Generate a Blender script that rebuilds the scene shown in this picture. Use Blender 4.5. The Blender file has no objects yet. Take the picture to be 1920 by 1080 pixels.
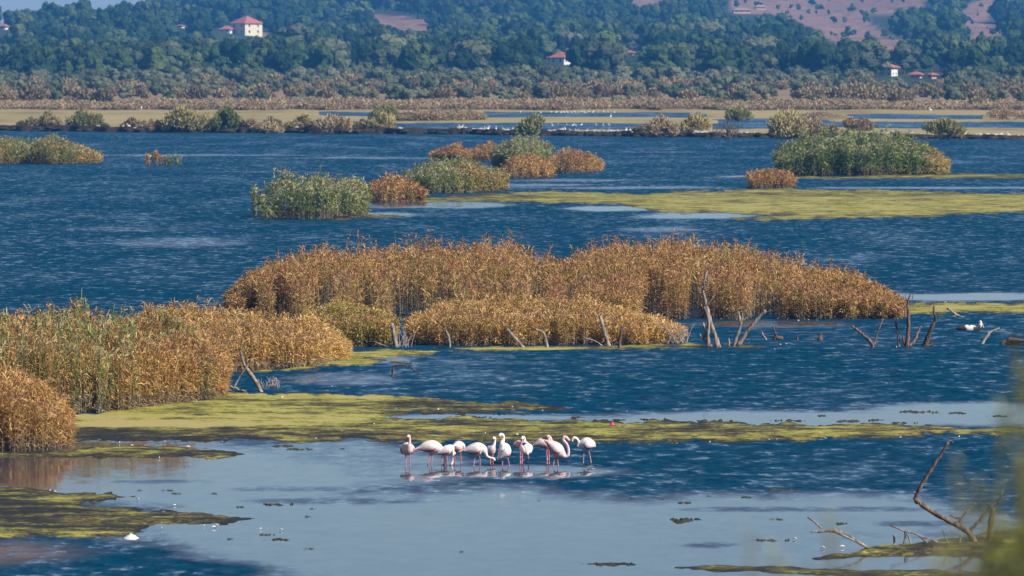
import bpy, math, random
import numpy as np
from mathutils import Vector, Matrix

# ---------------------------------------------------------------- camera, sky, sun
S = bpy.context.scene
COL = S.collection
F = 11000.0                      # focal length in photograph pixels (1920 wide)
H = 10.4                         # eye height above the lagoon
HORIZON = 94.0
PITCH = math.atan((540 - HORIZON) / F)
cam = bpy.data.cameras.new('camera')
cam_o = bpy.data.objects.new('camera', cam)
COL.objects.link(cam_o)
cam_o.location = (0, 0, H)
cam_o.rotation_euler = (math.pi / 2 - PITCH, 0, 0)
cam.sensor_width = 36.0
cam.lens = 36.0 * F / 1920.0
cam.clip_start = 0.5
cam.clip_end = 30000
cam.dof.use_dof = True
cam.dof.focus_distance = 185.0
cam.dof.aperture_fstop = 4.8
S.camera = cam_o

SUN_AZ = math.atan2(0.86, -0.52)     # clockwise from +Y: from the right, a little behind the viewer
SUN_EL = math.radians(37)
world = bpy.data.worlds.new('World')
S.world = world
world.use_nodes = True
wn = world.node_tree
bg = wn.nodes['Background']
sky = wn.nodes.new('ShaderNodeTexSky')
sky.sky_type = 'NISHITA'
sky.sun_disc = False
sky.sun_elevation = SUN_EL
sky.sun_rotation = SUN_AZ
sky.air_density = 1.0
sky.dust_density = 0.1
sky.ozone_density = 2.0
wn.links.new(sky.outputs[0], bg.inputs[0])
bg.inputs[1].default_value = 0.07

sun = bpy.data.lights.new('sun', 'SUN')
sun.energy = 5.0
sun.angle = math.radians(0.5)
sun.color = (1.0, 0.94, 0.84)
sun_o = bpy.data.objects.new('sun', sun)
COL.objects.link(sun_o)
to_sun = Vector((math.sin(SUN_AZ) * math.cos(SUN_EL), math.cos(SUN_AZ) * math.cos(SUN_EL), math.sin(SUN_EL)))
sun_o.rotation_euler = to_sun.to_track_quat('Z', 'Y').to_euler()
sun_o.location = (60, -40, 80)

S.view_settings.view_transform = 'Standard'
S.view_settings.look = 'None'
S.view_settings.exposure = 0.4
S.view_settings.gamma = 1.0
S.view_settings.use_curve_mapping = False
S.render.engine = 'CYCLES'
S.cycles.use_denoising = True
S.cycles.denoiser = 'OPENIMAGEDENOISE'
S.cycles.max_bounces = 5
S.cycles.diffuse_bounces = 2
S.cycles.glossy_bounces = 3
S.cycles.volume_bounces = 0
S.cycles.sample_clamp_indirect = 4.0
S.cycles.caustics_reflective = False
S.cycles.caustics_refractive = False

# ---------------------------------------------------------------- helpers
rng = np.random.default_rng(7)
random.seed(7)
cP, sP = math.cos(PITCH), math.sin(PITCH)

def ray(px, py):
    dx = (np.asarray(px, float) - 960) / F
    dy = (540 - np.asarray(py, float)) / F
    return dx, cP + sP * dy, -sP + cP * dy

def G(px, py, z=0.0):
    """point of a horizontal level seen at a place of the photograph"""
    a, b, c = ray(px, py)
    t = (z - H) / c
    return np.stack([a * t, b * t, np.broadcast_to(z, np.shape(t)) + 0 * t], -1)

def AT(px, py, Y):
    a, b, c = ray(px, py)
    t = Y / b
    return np.stack([a * t, b * t, H + c * t], -1)

def PX(x, y, z):
    """back to photograph pixels"""
    yy = y * cP - (z - H) * sP
    zz = y * sP + (z - H) * cP
    return 960 + F * x / yy, 540 - F * zz / yy

def vnoise(x, y, seed=0):
    x = np.asarray(x, float); y = np.asarray(y, float)
    xi = np.floor(x).astype(np.int64); yi = np.floor(y).astype(np.int64)
    fx = x - xi; fy = y - yi
    fx = fx * fx * (3 - 2 * fx); fy = fy * fy * (3 - 2 * fy)
    def h(a, b):
        n = (a * 374761393 + b * 668265263 + seed * 1274126177) & 0xffffffff
        n = ((n ^ (n >> 13)) * 1274126177) & 0xffffffff
        n = (n ^ (n >> 16)) & 0xffffff
        return n / float(0xffffff)
    return (h(xi, yi) * (1 - fx) + h(xi + 1, yi) * fx) * (1 - fy) + (h(xi, yi + 1) * (1 - fx) + h(xi + 1, yi + 1) * fx) * fy

def fbm(x, y, seed=0, o=4, gain=0.5):
    s = 0.0; a = 1.0; t = 0.0
    for k in range(o):
        s = s + a * vnoise(x * 2 ** k, y * 2 ** k, seed + 17 * k); t += a; a *= gain
    return s / t

def smooth(a, b, x):
    t = np.clip((np.asarray(x, float) - a) / (b - a), 0, 1)
    return t * t * (3 - 2 * t)

def poly_sd(px, py, poly, ys=1.0):
    """signed distance (inside positive) to a polygon, y stretched by ys"""
    P = np.array(poly, float) * [1, ys]
    x = np.asarray(px, float); y = np.asarray(py, float) * ys
    d = np.full(x.shape, 1e18); inside = np.zeros(x.shape, bool)
    for i in range(len(P)):
        a = P[i]; b = P[(i + 1) % len(P)]
        ex, ey = b - a
        wx, wy = x - a[0], y - a[1]
        t = np.clip((wx * ex + wy * ey) / (ex * ex + ey * ey + 1e-12), 0, 1)
        d = np.minimum(d, (wx - ex * t) ** 2 + (wy - ey * t) ** 2)
        c = ((a[1] > y) != (b[1] > y)) & (x < (b[0] - a[0]) * (y - a[1]) / (b[1] - a[1] + 1e-12) + a[0])
        inside ^= c
    d = np.sqrt(d)
    return np.where(inside, d, -d)

def mesh(name, V, polys, mats=(), smooth_sh=False, attrs=None, mat_idx=None):
    """polys: list of int arrays, each of shape (n, k)"""
    me = bpy.data.meshes.new(name)
    V = np.asarray(V, np.float32)
    if not isinstance(polys, (list, tuple)): polys = [polys]
    polys = [np.asarray(p, np.int32) for p in polys if len(p)]
    nl = sum(p.size for p in polys); npol = sum(len(p) for p in polys)
    me.vertices.add(len(V)); me.vertices.foreach_set('co', V.ravel())
    me.loops.add(nl); me.loops.foreach_set('vertex_index', np.concatenate([p.ravel() for p in polys]))
    me.polygons.add(npol)
    st = []; k = 0
    for p in polys:
        st.append(k + np.arange(len(p)) * p.shape[1]); k += p.size
    me.polygons.foreach_set('loop_start', np.concatenate(st).astype(np.int32))
    if mat_idx is not None: me.polygons.foreach_set('material_index', np.asarray(mat_idx, np.int32))
    for m in mats: me.materials.append(m)
    me.update(calc_edges=True)
    me.polygons.foreach_set('use_smooth', np.full(npol, smooth_sh))
    for an, (ty, arr) in (attrs or {}).items():
        at = me.attributes.new(an, ty, 'POINT')
        arr = np.asarray(arr, np.float32)
        if ty == 'FLOAT': at.data.foreach_set('value', arr.ravel())
        else:
            if arr.shape[1] == 3: arr = np.concatenate([arr, np.ones((len(arr), 1), np.float32)], 1)
            at.data.foreach_set('color', arr.ravel())
    return me

def obj(name, me, parent=None, label=None, cat=None, group=None, kind=None, loc=None):
    o = bpy.data.objects.new(name, me)
    COL.objects.link(o)
    if parent is not None: o.parent = parent
    tag(o, label, cat, group, kind)
    if loc is not None: o.location = loc
    return o

def tag(o, label=None, cat=None, group=None, kind=None):
    if label: o['label'] = label
    if cat: o['category'] = cat
    if group: o['group'] = group
    if kind: o['kind'] = kind
    return o

def grid_faces(nr, nc):
    i = np.arange(nr * nc).reshape(nr, nc)
    return np.stack([i[:-1, :-1], i[:-1, 1:], i[1:, 1:], i[1:, :-1]], -1).reshape(-1, 4)

class MB:
    """collects pieces of one mesh"""
    def __init__(s): s.V = []; s.P = {3: [], 4: []}; s.n = 0; s.M = {3: [], 4: []}; s.C = []
    def add(s, V, polys, mi=0, col=(1, 1, 1)):
        V = np.asarray(V, float)
        for p in (polys if isinstance(polys, list) else [polys]):
            p = np.asarray(p, int)
            if len(p) == 0: continue
            s.P[p.shape[1]].append(p + s.n); s.M[p.shape[1]].append(np.full(len(p), mi))
        s.V.append(V); s.n += len(V)
        s.C.append(np.broadcast_to(np.asarray(col, float), (len(V), 3)))
    def tube(s, pts, rad, n=6, mi=0, col=(1, 1, 1), jit=0.0, cap=True, flat=1.0):
        pts = np.asarray(pts, float); rad = np.broadcast_to(np.asarray(rad, float), (len(pts),))
        T = np.gradient(pts, axis=0); T /= np.linalg.norm(T, axis=1)[:, None] + 1e-9
        up = np.array([0, 0, 1.0]) if abs(T[0, 2]) < 0.9 else np.array([0, 1.0, 0])
        V = []; N = up - T[0] * (up @ T[0]); N /= np.linalg.norm(N)
        for i in range(len(pts)):
            N = N - T[i] * (N @ T[i]); N /= np.linalg.norm(N) + 1e-9
            B = np.cross(T[i], N)
            a = np.arange(n) * 2 * math.pi / n
            r = rad[i] * (1 + (jit * rng.uniform(-1, 1, n) if jit else 0))
            V.append(pts[i] + (np.cos(a) * r)[:, None] * N + (np.sin(a) * r * flat)[:, None] * B)
        V = np.concatenate(V); k = len(pts)
        i = np.arange(k - 1)[:, None] * n; j = np.arange(n)[None]; j2 = (j + 1) % n
        q = np.stack([i + j, i + j2, i + n + j2, i + n + j], -1).reshape(-1, 4)
        tri = np.zeros((0, 3), int)
        if cap:
            V = np.concatenate([V, pts[:1], pts[-1:]])
            c0 = k * n; j = np.arange(n); j2 = (j + 1) % n
            tri = np.concatenate([np.stack([j2, j, np.full(n, c0)], -1), np.stack([(k - 1) * n + j, (k - 1) * n + j2, np.full(n, c0 + 1)], -1)])
        s.add(V, [q, tri], mi, col)
    def box(s, lo, hi, mi=0, col=(1, 1, 1)):
        x0, y0, z0 = lo; x1, y1, z1 = hi
        V = [(x0, y0, z0), (x1, y0, z0), (x1, y1, z0), (x0, y1, z0), (x0, y0, z1), (x1, y0, z1), (x1, y1, z1), (x0, y1, z1)]
        s.add(V, np.array([(0, 3, 2, 1), (4, 5, 6, 7), (0, 1, 5, 4), (1, 2, 6, 5), (2, 3, 7, 6), (3, 0, 4, 7)]), mi, col)
    def build(s, name, mats, smooth_sh=True, color=False):
        polys = [np.concatenate(s.P[k]) for k in (4, 3) if s.P[k]]
        mi = np.concatenate([np.concatenate(s.M[k]) for k in (4, 3) if s.P[k]])
        at = {'col': ('FLOAT_COLOR', np.concatenate(s.C))} if color else None
        return mesh(name, np.concatenate(s.V), polys, mats, smooth_sh, at, mi)

# ---------------------------------------------------------------- materials
def mat(name):
    m = bpy.data.materials.new(name); m.use_nodes = True
    nt = m.node_tree; b = nt.nodes['Principled BSDF']
    return m, nt, b
def N(nt, t, **k):
    n = nt.nodes.new(t)
    for a, v in k.items(): setattr(n, a, v)
    return n
def L(nt, a, b): nt.links.new(a, b)
def noise(nt, scale, detail=3, rough=0.55, vec=None, dist=0.0):
    n = N(nt, 'ShaderNodeTexNoise'); n.inputs['Scale'].default_value = scale
    n.inputs['Detail'].default_value = detail; n.inputs['Roughness'].default_value = rough
    n.inputs['Distortion'].default_value = dist
    if vec is not None: L(nt, vec, n.inputs['Vector'])
    return n
def ramp(nt, fac, stops):
    r = N(nt, 'ShaderNodeValToRGB'); e = r.color_ramp.elements
    while len(e) < len(stops): e.new(0.5)
    for x, (p, c) in zip(e, stops): x.position = p; x.color = (*c, 1)
    L(nt, fac, r.inputs[0]); return r
def mixc(nt, fac, a, b, blend='MIX'):
    m = N(nt, 'ShaderNodeMix', data_type='RGBA', blend_type=blend)
    for sock, v in ((m.inputs[0], fac), (m.inputs[6], a), (m.inputs[7], b)):
        if hasattr(v, 'links'): L(nt, v, sock)
        elif isinstance(v, (int, float)): sock.default_value = v
        else: sock.default_value = (*v, 1)
    return m.outputs[2]
def math_(nt, op, a, b=0.0, c=None, clamp=False):
    m = N(nt, 'ShaderNodeMath', operation=op, use_clamp=clamp)
    for s_, v in zip(m.inputs, (a, b, c)):
        if v is None: continue
        if hasattr(v, 'links'): L(nt, v, s_)
        else: s_.default_value = v
    return m.outputs[0]
def attr(nt, name):
    a = N(nt, 'ShaderNodeAttribute'); a.attribute_name = name; return a
def coords(nt, which='Object', scale=None):
    t = N(nt, 'ShaderNodeTexCoord').outputs[which]
    if scale is None: return t
    mp = N(nt, 'ShaderNodeMapping'); mp.inputs['Scale'].default_value = scale
    L(nt, t, mp.inputs[0]); return mp.outputs[0]
def finish(b, rough=0.9, spec=0.2):
    b.inputs['Roughness'].default_value = rough
    b.inputs['Specular IOR Level'].default_value = spec

def simple(name, col, rough=0.8, spec=0.3, var=0.25, scale=3.0):
    m, nt, b = mat(name)
    n = noise(nt, scale, 4, vec=coords(nt))
    c = mixc(nt, n.outputs[0], tuple(x * (1 - var) for x in col), tuple(min(1, x * (1 + var)) for x in col))
    L(nt, c, b.inputs['Base Color']); finish(b, rough, spec); return m

def vcol(name, rough=0.85, spec=0.15, nscale=0.0, var=0.2, trans=0.0):
    """colour from the mesh's own 'col' attribute with a little grain"""
    m, nt, b = mat(name)
    c = attr(nt, 'col').outputs['Color']
    if nscale:
        n = noise(nt, nscale, 3, vec=coords(nt))
        c = mixc(nt, 1.0, c, ramp(nt, n.outputs[0], [(0.3, (1 - var,) * 3), (0.7, (1 + var,) * 3)]).outputs[0], 'MULTIPLY')
    L(nt, c, b.inputs['Base Color']); finish(b, rough, spec)
    if trans:
        tr = N(nt, 'ShaderNodeBsdfTranslucent'); L(nt, c, tr.inputs[0])
        mx = N(nt, 'ShaderNodeMixShader'); mx.inputs[0].default_value = trans
        L(nt, b.outputs[0], mx.inputs[1]); L(nt, tr.outputs[0], mx.inputs[2])
        L(nt, mx.outputs[0], nt.nodes['Material Output'].inputs[0])
    return m

def foliage(name, dark, mid, light, scale=1.2):
    m, nt, b = mat(name)
    oi = N(nt, 'ShaderNodeObjectInfo')
    n = noise(nt, scale, 3, vec=coords(nt))
    f = math_(nt, 'ADD', math_(nt, 'MULTIPLY', oi.outputs['Random'], 0.62), math_(nt, 'MULTIPLY', n.outputs[0], 0.42))
    r = ramp(nt, f, [(0.2, dark), (0.55, mid), (0.9, light)])
    L(nt, r.outputs[0], b.inputs['Base Color']); finish(b, 0.9, 0.12)
    return m

M_wood = None
def wood_mat(name, a, c, stretch=(1, 1, 1)):
    m, nt, b = mat(name)
    v = coords(nt, 'Object', (9, 9, 2.2))
    n = noise(nt, 1.5, 5, 0.65, v)
    r = ramp(nt, n.outputs[0], [(0.32, tuple(x * 0.25 for x in a)), (0.45, a), (0.68, c)])
    L(nt, r.outputs[0], b.inputs['Base Color']); finish(b, 0.85, 0.2)
    bp = N(nt, 'ShaderNodeBump'); bp.inputs['Distance'].default_value = 0.02; bp.inputs['Strength'].default_value = 0.7
    L(nt, n.outputs[0], bp.inputs['Height']); L(nt, bp.outputs[0], b.inputs['Normal'])
    return m
M_wood = wood_mat('bleached_wood', (0.20, 0.155, 0.13), (0.46, 0.39, 0.33))
M_wood_dark = wood_mat('dark_wet_wood', (0.06, 0.04, 0.032), (0.20, 0.14, 0.11))
M_wood_red = wood_mat('brown_wood', (0.11, 0.07, 0.055), (0.30, 0.20, 0.16))
M_bark = simple('bark', (0.10, 0.08, 0.06))
M_reed = vcol('reed', 0.8, 0.2, trans=0.18)
M_stalk = vcol('reed_stalk', 0.8, 0.2)

# water: ripples tilt the surface, calm places and shallows come from attributes of the sheet
def water_material():
    m, nt, b = mat('lagoon_water')
    rp = attr(nt, 'ripple').outputs['Fac']; sh = attr(nt, 'shallow').outputs['Fac']
    v1 = coords(nt, 'Object', (1.9, 0.95, 1)); v2 = coords(nt, 'Object', (5.5, 2.6, 1)); v3 = coords(nt, 'Object', (0.16, 0.045, 1))
    acc = None
    for v, sc, det, amp, ex in ((v1, 1.0, 2, 1.0, 0), (v2, 1.0, 2, 0.55, 5)):
        n = noise(nt, sc, det, 0.55, v)
        s = N(nt, 'ShaderNodeVectorMath', operation='SUBTRACT'); L(nt, n.outputs['Color'], s.inputs[0]); s.inputs[1].default_value = (0.5, 0.5, 0.5)
        k = N(nt, 'ShaderNodeVectorMath', operation='SCALE'); L(nt, s.outputs[0], k.inputs[0]); k.inputs['Scale'].default_value = amp
        if acc is None: acc = k.outputs[0]
        else:
            a = N(nt, 'ShaderNodeVectorMath', operation='ADD'); L(nt, acc, a.inputs[0]); L(nt, k.outputs[0], a.inputs[1]); acc = a.outputs[0]
    g = noise(nt, 1.0, 4, 0.6, v3)                      # gusts
    gm = N(nt, 'ShaderNodeMapRange'); L(nt, g.outputs[0], gm.inputs[0])
    gm.inputs[1].default_value = 0.3; gm.inputs[2].default_value = 0.7; gm.inputs[3].default_value = 0.36; gm.inputs[4].default_value = 1.35
    amp = math_(nt, 'ADD', math_(nt, 'MULTIPLY', math_(nt, 'MULTIPLY', rp, gm.outputs[0]), 2.6), 0.012)
    k = N(nt, 'ShaderNodeVectorMath', operation='SCALE'); L(nt, acc, k.inputs[0]); L(nt, amp, k.inputs['Scale'])
    f = N(nt, 'ShaderNodeVectorMath', operation='MULTIPLY'); L(nt, k.outputs[0], f.inputs[0]); f.inputs[1].default_value = (0.8, 0.50, 0)
    # wind drives the waves towards the viewer: their steep faces look this way
    bi = N(nt, 'ShaderNodeCombineXYZ'); L(nt, math_(nt, 'MULTIPLY', amp, -0.125), bi.inputs[1])
    f2 = N(nt, 'ShaderNodeVectorMath', operation='ADD'); L(nt, f.outputs[0], f2.inputs[0]); L(nt, bi.outputs[0], f2.inputs[1]); f = f2
    a = N(nt, 'ShaderNodeVectorMath', operation='ADD'); L(nt, f.outputs[0], a.inputs[0]); a.inputs[1].default_value = (0, 0, 1)
    nn = N(nt, 'ShaderNodeVectorMath', operation='NORMALIZE'); L(nt, a.outputs[0], nn.inputs[0])
    L(nt, nn.outputs[0], b.inputs['Normal'])
    deep = mixc(nt, g.outputs[0], (0.001, 0.027, 0.056), (0.001, 0.045, 0.092))
    c = mixc(nt, sh, deep, (0.21, 0.13, 0.09))
    L(nt, c, b.inputs['Base Color'])
    b.inputs['Roughness'].default_value = 0.07
    L(nt, mixc(nt, rp, (1, 1, 1), (0.62, 0.87, 1.0)), b.inputs['Specular Tint'])
    b.inputs['IOR'].default_value = 1.333
    return m
M_water = water_material()

def algae_material():
    m, nt, b = mat('algae')
    t = attr(nt, 'tone').outputs['Fac']
    v = coords(nt, 'Object')
    n1 = noise(nt, 0.3, 6, 0.7, v); n2 = noise(nt, 6.0, 5, 0.85, v); n3 = noise(nt, 1.1, 5, 0.7, v)
    f = math_(nt, 'ADD', t, math_(nt, 'ADD', math_(nt, 'MULTIPLY_ADD', n1.outputs[0], 2.4, -1.2), math_(nt, 'ADD', math_(nt, 'MULTIPLY_ADD', n2.outputs[0], 2.2, -1.1), math_(nt, 'MULTIPLY_ADD', n3.outputs[0], 2.3, -1.15))))
    r = ramp(nt, f, [(0.08, (0.020, 0.018, 0.013)), (0.34, (0.07, 0.055, 0.026)), (0.50, (0.155, 0.135, 0.032)), (0.68, (0.26, 0.235, 0.04)), (0.85, (0.40, 0.375, 0.06)), (1.0, (0.42, 0.33, 0.13))])
    L(nt, r.outputs[0], b.inputs['Base Color']); finish(b, 0.75, 0.25)
    bp = N(nt, 'ShaderNodeBump'); bp.inputs['Distance'].default_value = 0.05; bp.inputs['Strength'].default_value = 0.6
    L(nt, n2.outputs[0], bp.inputs['Height']); L(nt, bp.outputs[0], b.inputs['Normal'])
    return m
M_algae = algae_material()

def ground_material():
    m, nt, b = mat('marsh_and_hill_ground')
    z = attr(nt, 'zone').outputs['Fac']      # 0 flat, 1 scrub plain, 2 hill under trees, 3 bare hill
    v = coords(nt, 'Object', (1, 0.25, 1))
    n1 = noise(nt, 0.06, 6, 0.65, v); n2 = noise(nt, 0.16, 6, 0.7, coords(nt, 'Object'))
    flat = ramp(nt, n1.outputs[0], [(0.3, (0.20, 0.15, 0.075)), (0.5, (0.34, 0.27, 0.12)), (0.62, (0.36, 0.28, 0.13)), (0.75, (0.42, 0.33, 0.22))]).outputs[0]
    plain = ramp(nt, n2.outputs[0], [(0.3, (0.18, 0.13, 0.07)), (0.7, (0.38, 0.26, 0.14))]).outputs[0]
    hill = ramp(nt, n2.outputs[0], [(0.3, (0.03, 0.04, 0.02)), (0.7, (0.07, 0.085, 0.04))]).outputs[0]
    bare = ramp(nt, n2.outputs[0], [(0.32, (0.11, 0.065, 0.045)), (0.5, (0.30, 0.17, 0.12)), (0.7, (0.42, 0.27, 0.19))]).outputs[0]
    c = mixc(nt, math_(nt, 'SUBTRACT', z, 0.0, clamp=True), flat, plain)
    c = mixc(nt, math_(nt, 'SUBTRACT', z, 1.0, clamp=True), c, hill)
    c = mixc(nt, math_(nt, 'SUBTRACT', z, 2.0, clamp=True), c, bare)
    L(nt, c, b.inputs['Base Color']); finish(b, 0.95, 0.1)
    return m
M_ground = ground_material()
# ---------------------------------------------------------------- ground, water, banks
_Y0 = [900, 1000, 1300, 1600, 1800, 2200, 2600, 3000, 3500, 4200, 4800, 5600, 9000]
_Z0 = [0.08, 0.25, 0.4, 1.0, 2.5, 7, 13, 24, 43, 78, 72, 20, 5]
_YL = [900, 1000, 1300, 1600, 1800, 2200, 2600, 2750, 3000, 3400, 9000]
_ZL = [0.08, 0.25, 0.4, 1.0, 2.8, 8, 18, 20.5, 15, 4, 2]
def terrain(x, Y):
    x = np.asarray(x, float); Y = np.asarray(Y, float)
    u = 960 + x / Y * F
    w = smooth(120, 470, u)
    z = np.interp(Y, _Y0, _Z0) * w + np.interp(Y, _YL, _ZL) * (1 - w)
    k = smooth(1650, 2600, Y)
    z = z + k * (fbm(x / 170 + 3, Y / 330, 5, 3) - 0.5) * 20 * (0.45 + 0.55 * w)
    z = z + smooth(1500, 1900, Y) * (fbm(x / 60, Y / 120, 9, 2) - 0.5) * 3
    z = z + (1 - smooth(1500, 1700, Y)) * (fbm(x / 20, Y / 60, 21, 2) - 0.5) * 0.25
    return z

# bare places on the hill, outlined as they lie in view
BARE = [
    [(672, 30), (690, 26), (740, 30), (812, 38), (806, 70), (780, 62), (740, 58), (700, 52)],
    [(490, 64), (520, 62), (560, 66), (562, 78), (520, 74), (488, 70)],
    [(1165, -30), (1255, -30), (1250, 8), (1215, 14), (1180, 10)],
    [(1360, -60), (1690, -60), (1740, 0), (1735, 15), (1690, 26), (1625, 32), (1650, 60), (1695, 76), (1700, 96), (1680, 106), (1640, 100), (1590, 90), (1550, 72), (1510, 50), (1460, 30), (1370, 22)],
    [(1800, 20), (1840, 0), (1850, -30), (1870, -30), (1855, 40), (1880, 60), (1890, 90), (1870, 106), (1830, 104), (1800, 88), (1830, 60), (1790, 50)],
]
def bare_sd(px, py):
    d = np.full(np.shape(px), -1e9)
    for p in BARE: d = np.maximum(d, poly_sd(px, py, p))
    return d

# pools behind the far bank
POOLS = [
    [(600, 210), (860, 212), (862, 223), (700, 221), (600, 216)], [(905, 209), (1310, 211), (1330, 221), (900, 222)],
    [(1340, 223), (1480, 220), (1560, 228), (1540, 243), (1340, 243)], [(700, 231), (880, 230), (1260, 232), (1300, 243), (960, 245), (720, 246)],
    [(1590, 214), (1850, 215), (1845, 224), (1600, 223)], [(1540, 229), (1740, 229), (1745, 241), (1530, 241)], [(1800, 229), (2050, 230), (2050, 242), (1800, 241)],
]
def make_ground():
    pys = np.concatenate([np.arange(272, 172, -0.7)])
    Yr = (H / np.maximum(pys - HORIZON, 1) * F)
    Yr = np.concatenate([Yr, np.linspace(Yr[-1] + 20, 5200, 130), np.linspace(5400, 9000, 12)])
    us = np.arange(-1200, 3140, 11.0)
    U, Yg = np.meshgrid(us, Yr)
    X = (U - 960) / F * Yg
    Z = terrain(X, Yg)
    px, py = PX(X, Yg, 0 * X)
    land = 0.10 + 0.10 * (fbm(X / 25, Yg / 70, 3, 3) - 0.5)
    pool = np.full(X.shape, -1e9)
    for p in POOLS: pool = np.maximum(pool, poly_sd(px, py, p, 3.0))
    pool = pool + (fbm(X / 9, Yg / 50, 31, 3) - 0.5) * 16
    land = np.where(pool > 0, -0.12, land)
    flat = 1 - smooth(1000, 1060, Yg)
    Z = flat * land + (1 - flat) * Z
    bline = np.interp(px, BANK_PX, BANK_PY)
    Z = np.where(py > bline - 1.5, -0.6, Z)
    zone = smooth(985, 1040, Yg) + smooth(1420, 1560, Yg)
    qx, qy = PX(X, Yg, Z)
    bs = bare_sd(qx, qy) + (fbm(X / 14, Yg / 40, 41, 3) - 0.5) * 14
    zone = zone + np.where(Yg > 2000, smooth(-3, 3, bs), 0)
    me = mesh('ground', np.stack([X, Yg, Z], -1).reshape(-1, 3), grid_faces(*X.shape), [M_ground], True, {'zone': ('FLOAT', zone.ravel())})
    obj('ground', me, kind='structure')
BANK_PX = [-3000, -500, 0, 450, 900, 1300, 1920, 4000]
BANK_PY = [238, 241, 245.5, 249, 252.5, 257, 261, 275]
make_ground()

def make_far_hills():
    us = np.arange(-2500, 4400, 40.0); Yr = np.linspace(6200, 9500, 24)
    U, Yg = np.meshgrid(us, Yr)
    X = (U - 960) / F * Yg
    crest = 40 + 45 * smooth(-100, 900, U) + 26 * (fbm(X / 500, X * 0 + 2, 8, 4) - 0.5)
    Z = -2 + crest * np.sin(np.clip((Yg - 6200) / 1400, 0, 1) * math.pi / 2) * (1 - smooth(8200, 9500, Yg)) + 5 * fbm(X / 60, Yg / 60, 77, 3)
    me = mesh('far_hills', np.stack([X, Yg, Z], -1).reshape(-1, 3), grid_faces(*X.shape), [M_ground], True, {'zone': ('FLOAT', np.full(X.size, 2.0))})
    obj('far_hills', me, kind='structure')
make_far_hills()

# the lagoon
CALM = [  # centre x, y, half width, half height, strength as seen in the picture
    (1500, 788, 470, 17, 0.95), (1880, 778, 300, 24, 0.95), (900, 783, 260, 8, 0.9),
    (1820, 556, 180, 9, 1.0), (1300, 985, 620, 62, 1.0), (640, 985, 560, 78, 1.0), (900, 1030, 700, 80, 1.0), (1500, 1045, 500, 60, 1.0),
    (350, 900, 430, 75, 1.0), (150, 880, 300, 60, 1.0), (620, 850, 170, 28, 0.8),
    (1150, 391, 130, 5, 0.8), (1300, 405, 120, 7, 0.8), (800, 385, 160, 7, 0.7), (720, 403, 110, 6, 0.7), (1020, 318, 120, 4, 0.6), (1080, 338, 150, 3, 0.5), (1000, 347, 140, 3, 0.6),
    (1430, 331, 90, 3, 0.7), (1250, 430, 90, 5, 0.5), (300, 291, 400, 1.6, 0.5), (700, 296, 200, 1.5, 0.4), (330, 455, 150, 10, 0.35), (250, 430, 160, 6, 0.3), (470, 322, 140, 1.6, 0.35), (1230, 285, 120, 1.5, 0.3),
    (940, 884, 260, 13, 0.8), (700, 880, 200, 40, 0.8),
    (640, 712, 110, 12, 0.5), (1450, 608, 180, 6, 0.5), (940, 680, 130, 4, 0.25), (700, 672, 90, 10, 0.7), (1750, 352, 260, 2.5, 0.6), (1150, 352, 220, 3, 0.5),
]
ROUGH = [(290, 1068, 250, 24, 1.0), (640, 940, 190, 7, 0.30), (560, 917, 150, 5, 0.2), (1500, 955, 260, 5, 0.25), (1720, 982, 90, 6, 0.35), (1340, 1022, 60, 6, 0.3), (300, 903, 110, 5, 0.3)]
def make_water():
    pys = np.concatenate([np.array([2600, 1900, 1500, 1300, 1200]), np.arange(1150, 430, -3.0), np.arange(430, 240, -1.3), np.arange(240, 196, -1.2)])
    us = np.concatenate([[-3500, -2200, -1400, -1000], np.arange(-600, 2540, 11.0), [2900, 3400, 4200, 5400]])
    U, P = np.meshgrid(us, pys)
    W = G(U, P)
    X, Yg = W[..., 0], W[..., 1]
    calm = np.zeros(X.shape); rough = np.zeros(X.shape)
    wob = (fbm(X / 3.0, Yg / 9.0, 55, 4) - 0.5)
    for (cx, cy, rx, ry, s) in CALM:
        d = np.sqrt(((U - cx) / rx) ** 2 + ((P - cy) / ry) ** 2) + wob * 0.8
        calm = np.maximum(calm, s * (1 - smooth(0.55, 1.22, d)))
    for (cx, cy, rx, ry, s) in ROUGH:
        d = np.sqrt(((U - cx) / rx) ** 2 + ((P - cy) / ry) ** 2) + wob * 1.2
        rough = np.maximum(rough, s * (1 - smooth(0.55, 1.1, d)))
    rp = np.clip((1 - calm) ** 1.6 + rough, 0.0, 1)
    rp = rp * (0.78 + 0.5 * fbm(X / 7.0, Yg / 22.0, 66, 4) * smooth(0, 1, rp))
    rp = np.where(P < 246, rp * 0.6, rp)
    rp = np.maximum(rp, 0.012)
    sh = np.zeros(X.shape)
    for (cx, cy, rx, ry, s) in [(120, 905, 480, 62, 0.3), (60, 870, 560, 26, 0.3), (0, 1035, 240, 30, 0.55), (450, 900, 420, 60, 0.25), (230, 842, 240, 12, 0.4), (1800, 1060, 240, 30, 0.3)]:
        d = np.sqrt(((U - cx) / rx) ** 2 + ((P - cy) / ry) ** 2) + wob * 0.9
        sh = np.maximum(sh, s * (1 - smooth(0.3, 1.15, d)))
    sh = np.maximum(sh, (1 - smooth(0.2, 0.8, rp)) * 0.24)
    me = mesh('lagoon_water', W.reshape(-1, 3), grid_faces(*X.shape), [M_water], True,
              {'ripple': ('FLOAT', rp.ravel()), 'shallow': ('FLOAT', sh.ravel())})
    obj('lagoon_water', me, kind='structure')
make_water()

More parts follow.
